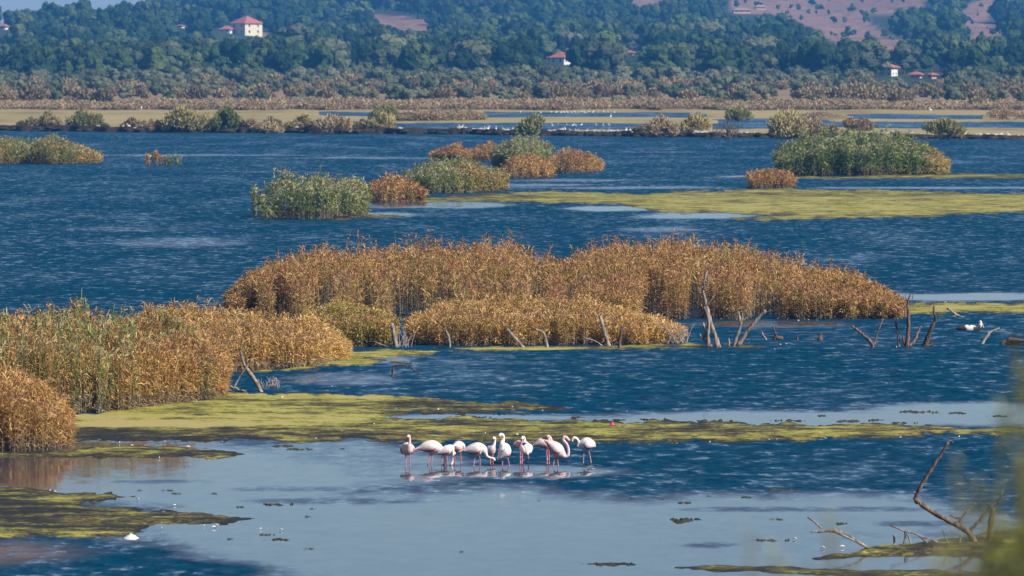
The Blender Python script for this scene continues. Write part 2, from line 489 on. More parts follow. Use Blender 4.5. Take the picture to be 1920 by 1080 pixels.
# the slope the viewer stands on
def make_slope():
    xs = np.linspace(-70, 70, 71); ys = np.linspace(-28, 75, 52)
    X, Yg = np.meshgrid(xs, ys)
    Z = np.interp(Yg, [-28, -3, 2, 20, 62, 75], [9.2, 8.9, 8.7, 5.2, -0.6, -1.2]) + (fbm(X / 4, Yg / 4, 4, 3) - 0.5) * 0.5
    me = mesh('slope', np.stack([X, Yg, Z], -1).reshape(-1, 3), grid_faces(*X.shape), [simple('slope_grass', (0.10, 0.10, 0.04), scale=1.0)], True)
    obj('slope', me, kind='structure')
make_slope()

# the far bank: a low dike of dark mud and sand across the lagoon
def make_bank():
    M = simple('bank_mud', (0.028, 0.021, 0.016), 0.9, 0.2, 0.5, 0.6)
    Ms = simple('bank_sand', (0.33, 0.26, 0.17), 0.95, 0.1, 0.3, 0.8)
    px = np.arange(-1200, 3130, 5.0)
    base = G(px, np.interp(px, BANK_PX, BANK_PY))
    n = len(px); j = fbm(px / 40, px * 0, 12, 4); j2 = fbm(px / 17, px * 0, 14, 3)
    hh = np.interp(px, [-1000, 0, 900, 1300, 1920, 3000], [0.85, 0.8, 0.7, 0.55, 0.45, 0.4]) * (0.7 + 0.6 * j2)
    rows = []
    for dy, zf in ((-0.3 , -0.5), (0.0, 0.15), (0.5, 0.8), (1.4, 1.0), (4.5, 0.9), (8.0, 0.4), (11.0, -0.4)):
        r = base.copy(); r[:, 1] += dy + (j - 0.5) * 8; r[:, 2] = hh * zf - (0.1 if zf < 0 else 0); rows.append(r)
    V = np.stack(rows)
    fac = grid_faces(len(rows), n)
    mi = np.repeat(np.arange(len(rows) - 1), n - 1)
    sandy = (np.tile(px[:-1], len(rows) - 1) > 700) & (fbm(np.tile(px[:-1], len(rows) - 1) / 60, np.tile(px[:-1], len(rows) - 1) * 0, 91, 2) > 0.35)
    mi = np.where((mi >= 3) & sandy, 1, 0)
    me = mesh('bank', V.reshape(-1, 3), fac, [M, Ms], True, None, mi)
    obj('bank', me, kind='structure')
    return base, hh, j
BANK = make_bank()

# ---------------------------------------------------------------- algae mats lying in the shallows
def algae(polys, box, step, label, tone, rise=0.035, seed=1, wob=26, tones=(), ys=4.0):
    x0, y0, x1, y1 = box
    us = np.arange(x0, x1 + step[0], step[0] * 1.55); vs = np.arange(y1, y0 - step[1], -step[1] * 1.35)
    U, P = np.meshgrid(us, vs)
    W = G(U, P); X, Yg = W[..., 0], W[..., 1]
    sd = np.full(U.shape, -1e9)
    for p in polys: sd = np.maximum(sd, poly_sd(U, P, p, ys))
    n = 0.55 * (fbm(X / 2.6, Yg / 8.0, seed, 4, 0.6) - 0.5) + 0.75 * (fbm(X / 0.7, Yg / 3.0, seed + 4, 4, 0.75) - 0.5)
    sd = sd + n * wob * 6.5
    Z = rise * np.tanh(sd / 26.0) + np.where(sd > 0, 0.012 * (fbm(X * 3, Yg * 3, seed + 5, 3) - 0.5), 0) - 0.002
    t = np.full(U.shape, float(tone) + 0.02)
    for (cx, cy, rx, ry, val) in tones:
        d = np.sqrt(((U - cx) / rx) ** 2 + ((P - cy) / ry) ** 2)
        k = 1 - smooth(0.4, 1.1, d + n * 0.5); t = t * (1 - k) + val * k
    t = t - 0.35 * (1 - smooth(0, 22, sd))           # wet margin of old dark weed
    keep = Z > -0.03
    f = grid_faces(*U.shape); f = f[keep.ravel()[f].any(1)]
    used, inv = np.unique(f, return_inverse=True)
    me = mesh('algae_mat', np.stack([X, Yg, Z], -1).reshape(-1, 3)[used], inv.reshape(-1, 4), [M_algae], True, {'tone': ('FLOAT', t.ravel()[used])})
    obj('algae_mat', me, label=label, cat='algae', kind='stuff')

algae([[(100, 782), (420, 736), (560, 736), (800, 748), (1010, 756), (1060, 768), (760, 776), (700, 784), (1000, 786), (1480, 792), (1930, 800), (2100, 806), (2100, 812), (1930, 814), (1500, 826), (900, 830), (500, 828), (300, 824), (100, 830)]],
      (60, 722, 2110, 846), (2.6, 0.7), 'long yellow green algae mat running right from the reeds behind the flamingos', 0.42, seed=2, wob=16,
      tones=[(420, 780, 420, 22, 0.83), (620, 745, 260, 9, 0.78), (500, 812, 420, 10, 0.22), (820, 762, 240, 9, 0.33), (300, 818, 220, 12, 0.08), (1200, 810, 900, 9, 0.45), (260, 796, 330, 9, 1.12), (480, 742, 140, 6, 0.9), (900, 805, 500, 8, 0.5)])
algae([[(-300, 846), (120, 846), (210, 836), (330, 842), (490, 851), (420, 857), (160, 858), (-300, 864)]], (-300, 828, 540, 876), (2.6, 0.7),
      'green fringe of algae at the foot of the nearest golden reeds', 0.55, seed=6, wob=12, tones=[(330, 850, 200, 10, 0.28)])
algae([[(-300, 912), (30, 910), (120, 920), (250, 931), (160, 945), (300, 958), (466, 970), (420, 980), (280, 984), (240, 1000), (130, 1008), (-300, 1018)]],
      (-300, 895, 520, 1034), (2.4, 0.8), 'dark green brown algae mat at the left bottom edge', 0.26, seed=8, wob=16,
      tones=[(80, 925, 160, 8, 0.45), (230, 985, 260, 6, 0.55), (60, 960, 180, 8, 0.12), (100, 1003, 150, 8, 0.42)])
algae([[(430, 700), (540, 690), (640, 658), (720, 655), (840, 657), (800, 664), (690, 672), (760, 678), (700, 684), (520, 695)]], (400, 640, 900, 712), (2.4, 0.6),
      'bright green algae patch between the brown reed clumps and open water', 0.66, seed=11, wob=12)
algae([[(780, 651), (1250, 646), (1330, 644), (1430, 648), (1450, 652), (1200, 655), (900, 658)]], (740, 636, 1500, 668), (2.4, 0.5),
      'thin green strip of algae under the front row of reeds and dead trunks', 0.6, seed=13, wob=7, tones=[(980, 655, 220, 4, 0.85)])
algae([[(1660, 590), (1700, 570), (1920, 566), (2300, 562), (2300, 584), (1920, 588), (1760, 589)]], (1620, 552, 2310, 600), (2.6, 0.5),
      'yellow green algae bar at right beyond the large reed island', 0.72, seed=15, wob=8)
algae([[(700, 376), (820, 368), (1000, 359), (1200, 362), (1300, 357), (1450, 354), (1700, 357), (1930, 363), (2300, 364), (2300, 398), (1930, 400), (1700, 406), (1500, 412), (1330, 411), (1480, 403), (1250, 398), (1180, 385), (980, 378), (820, 379)]],
      (640, 344, 2310, 424), (3.0, 0.45), 'wide yellow green algae flat at right before the green reed island', 0.66, seed=17, wob=9,
      tones=[(1600, 365, 400, 6, 0.5), (900, 370, 220, 9, 0.42), (1500, 390, 300, 8, 0.8)], rise=0.06)
algae([[(1480, 331), (1600, 330), (1800, 325), (1960, 326), (2300, 327), (2300, 333), (1930, 334), (1600, 336), (1480, 336)], [(1340, 333), (1440, 331), (1440, 334)]], (1320, 318, 2310, 344), (3.0, 0.35),
      'narrow algae strip along the front of the large green reed island', 0.6, seed=19, wob=5, rise=0.06)
algae([[(560, 408), (640, 404), (780, 403), (760, 407), (640, 412)]], (520, 396, 830, 418), (2.6, 0.4), 'small algae tongue right of the green reed clump at mid left', 0.5, seed=22, wob=5)
algae([[(1530, 1048), (1600, 1034), (1660, 1024), (1740, 1018), (1850, 1000), (1990, 985), (2200, 985), (2200, 1040), (1900, 1046), (1750, 1042), (1640, 1044)]], (1480, 960, 2210, 1066), (2.2, 0.8),
      'muddy green spit with dead wood at the right bottom corner', 0.33, seed=24, wob=10, rise=0.12)
algae([[(1090, 1056), (1180, 1056), (1200, 1060), (1100, 1060)], [(1270, 1064), (1340, 1058), (1500, 1062), (1700, 1070), (2000, 1074), (2000, 1086), (1500, 1080), (1330, 1070)]], (1060, 1046, 2010, 1100), (2.2, 0.8),
      'ragged strip of dark weed along the bottom edge at right', 0.3, seed=26, wob=9)
# ---------------------------------------------------------------- reed beds
NTRI = 0
PAL = {
 'marsh': dict(leaf=[(0.42, 0.31, 0.17), (0.36, 0.245, 0.14), (0.31, 0.27, 0.14), (0.48, 0.35, 0.20)], plume=[(0.40, 0.28, 0.20), (0.33, 0.22, 0.16)], stem=[(0.28, 0.21, 0.16)]),
 'gold':  dict(leaf=[(0.60, 0.345, 0.105), (0.51, 0.27, 0.09), (0.68, 0.46, 0.19), (0.39, 0.25, 0.07)], plume=[(0.40, 0.20, 0.10), (0.52, 0.30, 0.15)], stem=[(0.44, 0.38, 0.33), (0.34, 0.28, 0.24)]),
 'rust':  dict(leaf=[(0.55, 0.31, 0.10), (0.46, 0.24, 0.085), (0.64, 0.42, 0.18), (0.36, 0.27, 0.07)], plume=[(0.38, 0.165, 0.10), (0.48, 0.25, 0.14)], stem=[(0.42, 0.36, 0.31), (0.32, 0.26, 0.21)]),
 'pale':  dict(leaf=[(0.66, 0.405, 0.13), (0.56, 0.32, 0.10), (0.71, 0.49, 0.20), (0.46, 0.30, 0.075)], plume=[(0.48, 0.27, 0.14), (0.58, 0.38, 0.21)], stem=[(0.46, 0.40, 0.36), (0.36, 0.30, 0.26)]),
 'olive': dict(leaf=[(0.50, 0.35, 0.09), (0.38, 0.33, 0.07), (0.58, 0.40, 0.15), (0.30, 0.28, 0.06)], plume=[(0.46, 0.25, 0.12)], stem=[(0.46, 0.38, 0.28)]),
 'green': dict(leaf=[(0.20, 0.25, 0.075), (0.29, 0.32, 0.10), (0.42, 0.41, 0.18), (0.14, 0.19, 0.06)], plume=[(0.46, 0.36, 0.20), (0.54, 0.46, 0.30)], stem=[(0.50, 0.36, 0.25), (0.40, 0.29, 0.19)]),
 'deep':  dict(leaf=[(0.16, 0.22, 0.06), (0.23, 0.28, 0.08), (0.34, 0.36, 0.14), (0.10, 0.15, 0.045)], plume=[(0.42, 0.36, 0.20)], stem=[(0.44, 0.31, 0.19), (0.36, 0.26, 0.15)]),
}
def ribbon(P, Wd, w):
    """P (n,k,3) centre line, Wd (n,3) sideways, w (k) half widths; last width 0 gives a tip"""
    n, k, _ = P.shape
    V = np.empty((n, k * 2, 3))
    for i in range(k):
        V[:, 2 * i] = P[:, i] - Wd * w[i]; V[:, 2 * i + 1] = P[:, i] + Wd * w[i]
    q = np.array([(2 * i, 2 * i + 1, 2 * i + 3, 2 * i + 2) for i in range(k - 1)])
    Q = (np.arange(n)[:, None, None] * (2 * k) + q[None]).reshape(-1, 4)
    return V.reshape(-1, 3), Q

def blade(P, Wd, w0, w1):
    """leaf blades: a quad and a tip triangle; P (n,3,3)"""
    n = len(P)
    V = np.stack([P[:, 0] - Wd * w0, P[:, 0] + Wd * w0, P[:, 1] - Wd * w1, P[:, 1] + Wd * w1, P[:, 2]], 1).reshape(-1, 3)
    i = np.arange(n)[:, None] * 5
    return V, [i + np.array([[0, 1, 3, 2]]), i + np.array([[2, 3, 4]])]

def pick(cols, n, r, jit=0.16):
    c = np.array(cols)[r.integers(0, len(cols), n)]
    return c * (1 + r.uniform(-jit, jit, (n, 1)))

def reed_bed(pts, depth, pal, label, dens=16, K=12, leafL=0.30, leafW=0.022, seed=1, mix=None, clump=1.0, top_spike=0.10, front=0.72, group=None, cat='reed bed', lean=0.16, gap=0.0, hollows=()):
    """pts: (x, y of the waterline in front, y of the tops) across the bed; depth in metres behind the waterline"""
    r = np.random.default_rng(seed)
    pts = np.array(pts, float)
    fr = G(pts[:, 0], pts[:, 1])
    dep = np.broadcast_to(np.asarray(depth, float), (len(pts),))
    Yt = fr[:, 1] + 0.6 * dep
    hs = np.maximum(H - (pts[:, 2] - HORIZON) * Yt / F, 0.25) * 0.87
    seg = np.linalg.norm(np.diff(fr[:, :2], axis=0), axis=1); s = np.concatenate([[0], np.cumsum(seg)]); Ls = s[-1]
    n = max(int(Ls * dep.mean() * dens), 24)
    a = r.uniform(0, Ls, n); t = np.where(r.uniform(0, 1, n) < 0.25, r.uniform(0, 1, n) ** 2.0 * 0.35, r.uniform(0, 1, n))
    D = np.interp(a, s, dep)
    x = np.interp(a, s, fr[:, 0]); yf = np.interp(a, s, fr[:, 1])
    wig = (fbm(x / 1.1, x * 0 + seed, seed, 3) - 0.5) * 1.6 * min(1.0, D.mean() / 4)
    y = yf + t * D + wig
    x = x * y / yf
    h = np.interp(a, s, hs)
    e = np.minimum(a, Ls - a) / max(0.12 * Ls, 1e-6)
    dome = front + (1 - front) * np.sin(np.clip(t / 0.6, 0, 1) * math.pi / 2)
    dome = dome * np.where(t > 0.6, 1 - 0.12 * (t - 0.6) / 0.4, 1) * (0.8 + 0.2 * smooth(0, 1, e))
    cl = fbm(x / 1.3, y / 1.9, seed + 3, 3)
    h = h * dome * (0.71 + 0.50 * cl * clump + 0.25 * (1 - clump)) * r.normal(1.0, top_spike, n) * np.where(r.uniform(0, 1, n) < 0.025, r.uniform(1.05, 1.18, n), 1)
    keepm = fbm(x / 0.8, y / 1.4, seed + 9, 3) > (0.25 + gap * (1 - t))
    pxa = 960 + x / y * F
    for (hx, hw, hd) in hollows: keepm &= ~((np.abs(pxa - hx) < hw * (0.7 + 0.6 * cl)) & (t < hd * (0.6 + 0.8 * cl)))
    x, y, h, t, cl, a, yf = (v[keepm] for v in (x, y, h, t, cl, a, yf)); n = len(x)
    h = np.maximum(h, 0.3)
    az = r.uniform(0, 2 * math.pi, n); ln = r.uniform(0.02, lean, n) * h
    # plants at the margin lean outwards
    lx = np.cos(az) * ln; ly = np.sin(az) * ln - np.where(t < 0.2, 0.12 * h, 0)
    lx += np.where(a < 0.06 * Ls, -0.15 * h, 0) + np.where(a > 0.94 * Ls, 0.15 * h, 0)
    base = np.stack([x, y, np.full(n, -0.12)], -1); top = np.stack([x + lx, y + ly, h], -1); midp = base * 0.5 + top * 0.5; midp[:, :2] -= 0.25 * np.stack([lx, ly], -1)
    pal1 = PAL[pal]
    tint = np.zeros(n)
    leafc = pick(pal1['leaf'], n, r); plumec = pick(pal1['plume'], n, r); stemc = pick(pal1['stem'], n, r) * np.where(t > 0.22, 0.36, 0.56)[:, None]  # stalks inside the bed coloured darker, painting in the shade of its hollows
    big = fbm(x / 2.0, y / 4.0, seed + 21, 2)
    leafc *= (0.78 + 0.44 * big)[:, None]
    if mix:                       # a second kind standing among the first: (palette, x range, share)
        for (p2, x0, x1, share) in mix:
            pxp = 960 + x / y * F
            m = (pxp > x0) & (pxp < x1) & (0.55 * fbm(x / 0.6, y / 1.0, seed + 33, 2) + 0.45 * r.uniform(0, 1, n) < share)
            leafc[m] = pick(PAL[p2]['leaf'], m.sum(), r); plumec[m] = pick(PAL[p2]['plume'], m.sum(), r)
            if p2 in ('green', 'deep'): tint[m] = 1
    root = bpy.data.objects.new('reed_bed', None); COL.objects.link(root)
    org = np.array([x.mean(), y.mean(), 0.0]); root.location = org
    tag(root, label, cat, group)
    # stalks
    side = np.stack([np.cos(az + 1.3), 0.4 * np.sin(az + 1.3), 0 * az], -1)
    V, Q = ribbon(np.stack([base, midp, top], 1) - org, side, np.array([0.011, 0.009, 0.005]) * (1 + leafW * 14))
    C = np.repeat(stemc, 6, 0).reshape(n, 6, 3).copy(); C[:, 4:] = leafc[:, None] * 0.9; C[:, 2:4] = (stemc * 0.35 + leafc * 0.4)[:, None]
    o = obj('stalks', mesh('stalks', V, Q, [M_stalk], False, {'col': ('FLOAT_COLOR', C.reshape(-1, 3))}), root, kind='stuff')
    # leaves
    m = n * K
    idx = np.repeat(np.arange(n), K)
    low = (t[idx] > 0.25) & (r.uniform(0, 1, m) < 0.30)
    f = 1 - np.where((t[idx] > 0.25) & ~low, 0.48, 0.95) * r.uniform(0, 1, m) ** np.where(t[idx] > 0.25, 1.2, 0.8)
    p0 = np.where((f < 0.5)[:, None], base[idx] + (midp[idx] - base[idx]) * (f * 2)[:, None], midp[idx] + (top[idx] - midp[idx]) * (f * 2 - 1)[:, None])
    la = r.uniform(0, 2 * math.pi, m); green = tint[idx] > 0
    Ll = leafL * r.uniform(0.6, 1.35, m) * np.where(green, 1.5, 1)
    d = np.stack([np.cos(la), np.sin(la), 0 * la], -1)
    rise = np.where(green, r.uniform(0.7, 1.5, m), r.uniform(0.25, 1.35, m))
    p1 = p0 + d * (Ll * 0.45)[:, None] * np.where(green, 0.5, 1)[:, None]; p1[:, 2] += rise * Ll * 0.45
    p2 = p1 + d * (Ll * 0.5)[:, None] * np.where(green, 0.6, 1)[:, None]; p2[:, 2] += (rise * 0.6 - r.uniform(0.3, 1.2, m)) * Ll * 0.5
    sd = np.cross(d, [0, 0, 1.0]); sd[:, 2] += r.uniform(-0.9, 0.9, m); sd /= np.linalg.norm(sd, axis=1)[:, None]
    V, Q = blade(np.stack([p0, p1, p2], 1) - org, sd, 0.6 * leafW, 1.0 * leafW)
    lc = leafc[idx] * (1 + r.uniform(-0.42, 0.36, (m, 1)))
    lc = np.where((low & (f < 0.6))[:, None], lc * 0.38, lc)  # low inner leaves: brown litter, with shade of the hollows put into the colour
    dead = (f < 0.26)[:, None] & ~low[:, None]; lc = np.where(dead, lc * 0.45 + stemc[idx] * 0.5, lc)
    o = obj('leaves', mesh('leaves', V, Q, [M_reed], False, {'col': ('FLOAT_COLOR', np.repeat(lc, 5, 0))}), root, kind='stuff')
    # seed heads
    kp = 2; m = n * kp; idx = np.repeat(np.arange(n), kp)
    la = r.uniform(0, 2 * math.pi, m); d = np.stack([np.cos(la) * 0.6, np.sin(la) * 0.6, r.uniform(0.1, 1.2, m)], -1)
    Lp = r.uniform(0.10, 0.22, m)[:, None] * (leafL / 0.30) ** 0.5
    p0 = top[idx] - [0, 0, 0.06]; p1 = p0 + d * Lp; p2 = p1 + d * [1, 1, -0.3] * Lp * 0.7
    sd = np.cross(d, [0.3, 1, 0.2]); sd /= np.linalg.norm(sd, axis=1)[:, None]
    V, Q = blade(np.stack([p0, p1, p2], 1) - org, sd, 0.5 * leafW, 1.1 * leafW)
    o = obj('seed_heads', mesh('seed_heads', V, Q, [M_reed], False, {'col': ('FLOAT_COLOR', np.repeat(plumec[idx] * (1 + r.uniform(-0.2, 0.2, (m, 1))), 5, 0))}), root, kind='stuff')
    global NTRI; NTRI += n * (4 + K * 3 + 9)
    print('REEDS', n, label[:30])
    return root

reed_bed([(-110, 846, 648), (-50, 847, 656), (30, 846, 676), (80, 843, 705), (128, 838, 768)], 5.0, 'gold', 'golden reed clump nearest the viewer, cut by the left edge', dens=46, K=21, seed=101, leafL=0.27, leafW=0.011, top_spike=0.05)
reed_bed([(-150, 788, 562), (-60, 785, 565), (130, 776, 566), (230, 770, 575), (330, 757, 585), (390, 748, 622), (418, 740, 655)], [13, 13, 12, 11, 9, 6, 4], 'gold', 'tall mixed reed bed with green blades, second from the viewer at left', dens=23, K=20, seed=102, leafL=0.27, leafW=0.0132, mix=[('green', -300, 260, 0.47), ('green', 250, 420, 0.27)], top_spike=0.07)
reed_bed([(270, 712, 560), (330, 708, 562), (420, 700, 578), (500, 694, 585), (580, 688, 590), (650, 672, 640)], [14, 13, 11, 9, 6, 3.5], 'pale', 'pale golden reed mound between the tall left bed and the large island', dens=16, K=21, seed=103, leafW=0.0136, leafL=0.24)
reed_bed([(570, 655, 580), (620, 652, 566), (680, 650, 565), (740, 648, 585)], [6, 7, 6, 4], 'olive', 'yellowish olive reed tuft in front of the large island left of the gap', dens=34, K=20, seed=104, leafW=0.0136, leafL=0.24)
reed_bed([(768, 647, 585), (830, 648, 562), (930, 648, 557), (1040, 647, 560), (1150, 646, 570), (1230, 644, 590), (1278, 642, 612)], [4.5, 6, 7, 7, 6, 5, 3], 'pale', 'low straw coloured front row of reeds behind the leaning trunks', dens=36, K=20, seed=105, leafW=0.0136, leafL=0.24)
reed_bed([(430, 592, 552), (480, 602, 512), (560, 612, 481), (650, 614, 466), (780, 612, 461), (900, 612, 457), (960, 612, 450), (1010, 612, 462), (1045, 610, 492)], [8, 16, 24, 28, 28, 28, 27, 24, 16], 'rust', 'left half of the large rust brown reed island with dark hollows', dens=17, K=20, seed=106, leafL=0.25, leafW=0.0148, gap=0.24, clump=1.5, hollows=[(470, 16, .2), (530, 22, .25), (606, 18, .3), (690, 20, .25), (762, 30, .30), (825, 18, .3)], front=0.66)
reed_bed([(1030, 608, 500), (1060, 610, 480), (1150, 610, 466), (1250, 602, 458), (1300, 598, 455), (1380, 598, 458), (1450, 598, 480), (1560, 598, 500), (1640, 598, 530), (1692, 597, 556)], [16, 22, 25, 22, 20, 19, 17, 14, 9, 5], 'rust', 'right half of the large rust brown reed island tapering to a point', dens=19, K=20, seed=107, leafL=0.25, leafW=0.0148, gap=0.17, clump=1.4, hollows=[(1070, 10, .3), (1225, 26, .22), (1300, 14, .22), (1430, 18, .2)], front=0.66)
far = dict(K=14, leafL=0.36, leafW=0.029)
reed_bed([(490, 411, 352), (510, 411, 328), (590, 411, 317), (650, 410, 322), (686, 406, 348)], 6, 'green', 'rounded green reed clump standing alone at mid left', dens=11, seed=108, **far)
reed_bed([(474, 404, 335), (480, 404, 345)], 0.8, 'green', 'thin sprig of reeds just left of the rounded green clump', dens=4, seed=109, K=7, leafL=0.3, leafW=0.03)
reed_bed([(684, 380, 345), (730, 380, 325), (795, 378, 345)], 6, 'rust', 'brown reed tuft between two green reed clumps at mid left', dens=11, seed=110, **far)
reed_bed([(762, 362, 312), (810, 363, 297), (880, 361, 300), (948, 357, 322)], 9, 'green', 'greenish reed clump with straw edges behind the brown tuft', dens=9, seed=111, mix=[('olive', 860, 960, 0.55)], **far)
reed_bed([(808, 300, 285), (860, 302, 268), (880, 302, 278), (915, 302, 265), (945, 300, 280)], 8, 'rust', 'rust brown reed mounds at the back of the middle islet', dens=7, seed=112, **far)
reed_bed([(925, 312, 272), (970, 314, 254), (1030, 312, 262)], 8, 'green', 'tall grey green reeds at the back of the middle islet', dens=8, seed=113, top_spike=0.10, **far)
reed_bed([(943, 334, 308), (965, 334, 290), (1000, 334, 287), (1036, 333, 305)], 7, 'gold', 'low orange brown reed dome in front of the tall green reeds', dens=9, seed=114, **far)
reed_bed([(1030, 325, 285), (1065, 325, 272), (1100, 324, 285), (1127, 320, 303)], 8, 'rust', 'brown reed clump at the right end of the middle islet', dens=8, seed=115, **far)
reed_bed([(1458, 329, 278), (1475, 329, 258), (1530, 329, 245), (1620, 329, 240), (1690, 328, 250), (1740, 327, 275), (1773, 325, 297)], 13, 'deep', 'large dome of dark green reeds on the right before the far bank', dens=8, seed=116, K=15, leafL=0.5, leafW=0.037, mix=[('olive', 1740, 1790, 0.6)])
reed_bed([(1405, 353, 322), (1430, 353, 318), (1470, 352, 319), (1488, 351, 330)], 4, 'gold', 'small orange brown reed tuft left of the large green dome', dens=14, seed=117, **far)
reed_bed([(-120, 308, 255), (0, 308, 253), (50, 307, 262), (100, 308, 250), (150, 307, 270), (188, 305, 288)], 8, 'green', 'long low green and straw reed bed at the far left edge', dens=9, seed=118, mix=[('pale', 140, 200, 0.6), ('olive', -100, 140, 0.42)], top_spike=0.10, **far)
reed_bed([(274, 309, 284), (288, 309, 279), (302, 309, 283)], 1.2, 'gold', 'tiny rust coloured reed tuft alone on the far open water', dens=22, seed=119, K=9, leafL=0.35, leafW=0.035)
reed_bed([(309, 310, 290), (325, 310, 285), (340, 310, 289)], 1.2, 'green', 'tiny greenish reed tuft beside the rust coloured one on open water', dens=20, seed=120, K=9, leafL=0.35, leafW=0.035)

print('REED TRIS', NTRI)
# ---------------------------------------------------------------- dead wood standing in the water
def refine(P, k=4, wob=0.0, r=None):
    P = np.asarray(P, float); out = []
    for i in range(len(P) - 1):
        p0 = P[max(i - 1, 0)]; p1 = P[i]; p2 = P[i + 1]; p3 = P[min(i + 2, len(P) - 1)]
        for t in np.arange(k) / k:
            out.append(0.5 * (2 * p1 + (p2 - p0) * t + (2 * p0 - 5 * p1 + 4 * p2 - p3) * t * t + (3 * p1 - p0 - 3 * p2 + p3) * t ** 3))
    out.append(P[-1]); out = np.array(out)
    if wob: out[1:-1] += r.normal(0, wob, out[1:-1].shape)
    return out

def deadwood(name, label, base, limbs, material=None, cat='dead wood', group=None, seed=0, leanY=0.25):
    """limbs: (part name, [(x, y)...] in view, start width, end width) at the distance of the base point"""
    r = np.random.default_rng(seed + 500)
    b = G(*base); Y = b[1]; sc = Y / F
    root = None
    if len(limbs) > 1:
        root = bpy.data.objects.new(name, None); COL.objects.link(root); root.location = b; tag(root, label, cat, group)
    for i, (pn, path, w0, w1) in enumerate(limbs):
        path = np.array(path, float)
        dist = np.concatenate([[0], np.cumsum(np.linalg.norm(np.diff(path, axis=0), axis=1))])
        yy = Y + dist * sc * r.uniform(-leanY, leanY)
        P = AT(path[:, 0], path[:, 1], yy) - b
        if i == 0 and abs(path[0, 1] - base[1]) < 6: P = np.concatenate([[P[0] - [0, 0, 0.25]], P])
        P = refine(P, 4, 0.006, r)
        n = len(P); rad = np.interp(np.linspace(0, 1, n), [0, 1], [w0 * 0.42 * sc, w1 * 0.40 * sc]) * r.uniform(0.88, 1.12, n)
        mb = MB(); mb.tube(P, rad, 7, jit=0.18)
        me = mb.build(pn if root else name, [material or M_wood], True)
        if root: obj(pn, me, root)
        else: obj(name, me, None, label, cat, group, loc=b)

T, B_ = 'trunk', 'branch'
deadwood('dead_branch', 'crossed grey dead limbs leaning beside the tall left reed bed', (488, 735), [(T, [(490, 736), (474, 706), (458, 684), (452, 658)], 13, 5), (B_, [(436, 732), (450, 706), (475, 672)], 5, 4), (B_, [(432, 724), (448, 730), (462, 734)], 5, 3)], M_wood, seed=1)
deadwood('dead_branch', 'thin arched twig rising from open water below the olive tuft', (736, 706), [(T, [(736, 706), (737, 692), (744, 685), (765, 687), (787, 699)], 6, 3)], M_wood_dark, seed=2)
deadwood('stump', 'short upright grey stump left of the gap in the reeds', (741, 651), [(T, [(743, 652), (738, 625), (734, 606)], 12, 8), (B_, [(741, 640), (728, 650), (700, 640)], 4, 3)], M_wood, seed=3)
deadwood('stump', 'slim bent stump in front of the straw reeds, leftmost of the row', (843, 651), [(T, [(843, 652), (841, 632), (833, 615)], 8, 5)], seed=4)
deadwood('stump', 'stump leaning left with pale broken tip, second of the row', (980, 652), [(T, [(981, 652), (966, 634), (950, 617)], 9, 7)], seed=5)
deadwood('stump', 'hooked stump curving left, third of the row before the reeds', (1025, 652), [(T, [(1026, 653), (1022, 632), (1016, 622), (1003, 617)], 10, 5)], seed=6)
deadwood('dead_branch', 'low pale twig lying in front of the straw reeds beside a tall stump', (1125, 648), [(T, [(1128, 648), (1112, 638), (1095, 634)], 5, 3)], seed=7)
deadwood('stump', 'tall curved stump before the straw reeds, taller of the right pair', (1139, 648), [(T, [(1140, 648), (1133, 622), (1125, 592)], 11, 8)], seed=8)
deadwood('stump', 'dark upright stump standing right of the tall curved one', (1162, 653), [(T, [(1161, 654), (1163, 632), (1168, 611)], 9, 6)], M_wood_red, seed=9)
deadwood('dead_tree', 'tallest dead tree with several bare trunks before the reed island', (1335, 651),
  [(T, [(1346, 651), (1338, 622), (1330, 598), (1321, 560), (1317, 540), (1322, 518), (1326, 508)], 13, 4), (T, [(1328, 651), (1327, 628), (1328, 600), (1320, 575)], 10, 4), ('branch', [(1335, 650), (1322, 640), (1312, 626)], 8, 5),
   (B_, [(1322, 632), (1320, 616), (1319, 604)], 7, 4), (B_, [(1318, 543), (1328, 530), (1326, 512)], 5, 2), (B_, [(1326, 572), (1336, 560), (1341, 551)], 3, 1.5), (B_, [(1340, 630), (1334, 618), (1332, 604)], 6, 3)], M_wood, 'dead tree', seed=10)
deadwood('dead_tree', 'V shaped dead tree with long bare limb pointing right', (1380, 650),
  [(T, [(1376, 650), (1384, 626), (1388, 604), (1384, 584)], 11, 4), (T, [(1383, 648), (1400, 622), (1418, 600), (1436, 582)], 11, 7), (B_, [(1388, 610), (1392, 596), (1392, 587)], 6, 3), (B_, [(1391, 603), (1402, 595), (1407, 590), (1406, 582)], 4, 2), ('stub', [(1367, 650), (1366, 634)], 5, 4)], M_wood, 'dead tree', seed=11)
deadwood('stump', 'small slanting stake, first right of the V shaped dead tree', (1436, 637), [(T, [(1437, 638), (1432, 630), (1428, 622)], 6, 4)], seed=12)
deadwood('dead_branch', 'dark floating log with pale stick standing up from it', (1456, 637), [(T, [(1453, 635), (1461, 634), (1468, 636)], 11, 10), ('stick', [(1457, 632), (1452, 620), (1448, 612)], 5, 4)], M_wood_dark, seed=13)
deadwood('stump', 'tiny dark post tip between floating log and dark wedge', (1495, 638), [(T, [(1495, 639), (1495, 629)], 6, 4)], M_wood_dark, seed=14)
deadwood('stump', 'dark wedge shaped stump with long flat root in open water', (1536, 638), [(T, [(1537, 640), (1538, 631), (1541, 625)], 17, 4), ('root', [(1533, 637), (1522, 638), (1512, 638)], 5, 2)], M_wood_dark, seed=15)
deadwood('dead_tree', 'wide open V of two thin bare limbs in the water', (1637, 651), [(T, [(1637, 652), (1628, 636), (1612, 622), (1597, 611)], 10, 6), (B_, [(1638, 648), (1645, 625), (1656, 598)], 6, 3)], M_wood_red, 'dead tree', seed=16)
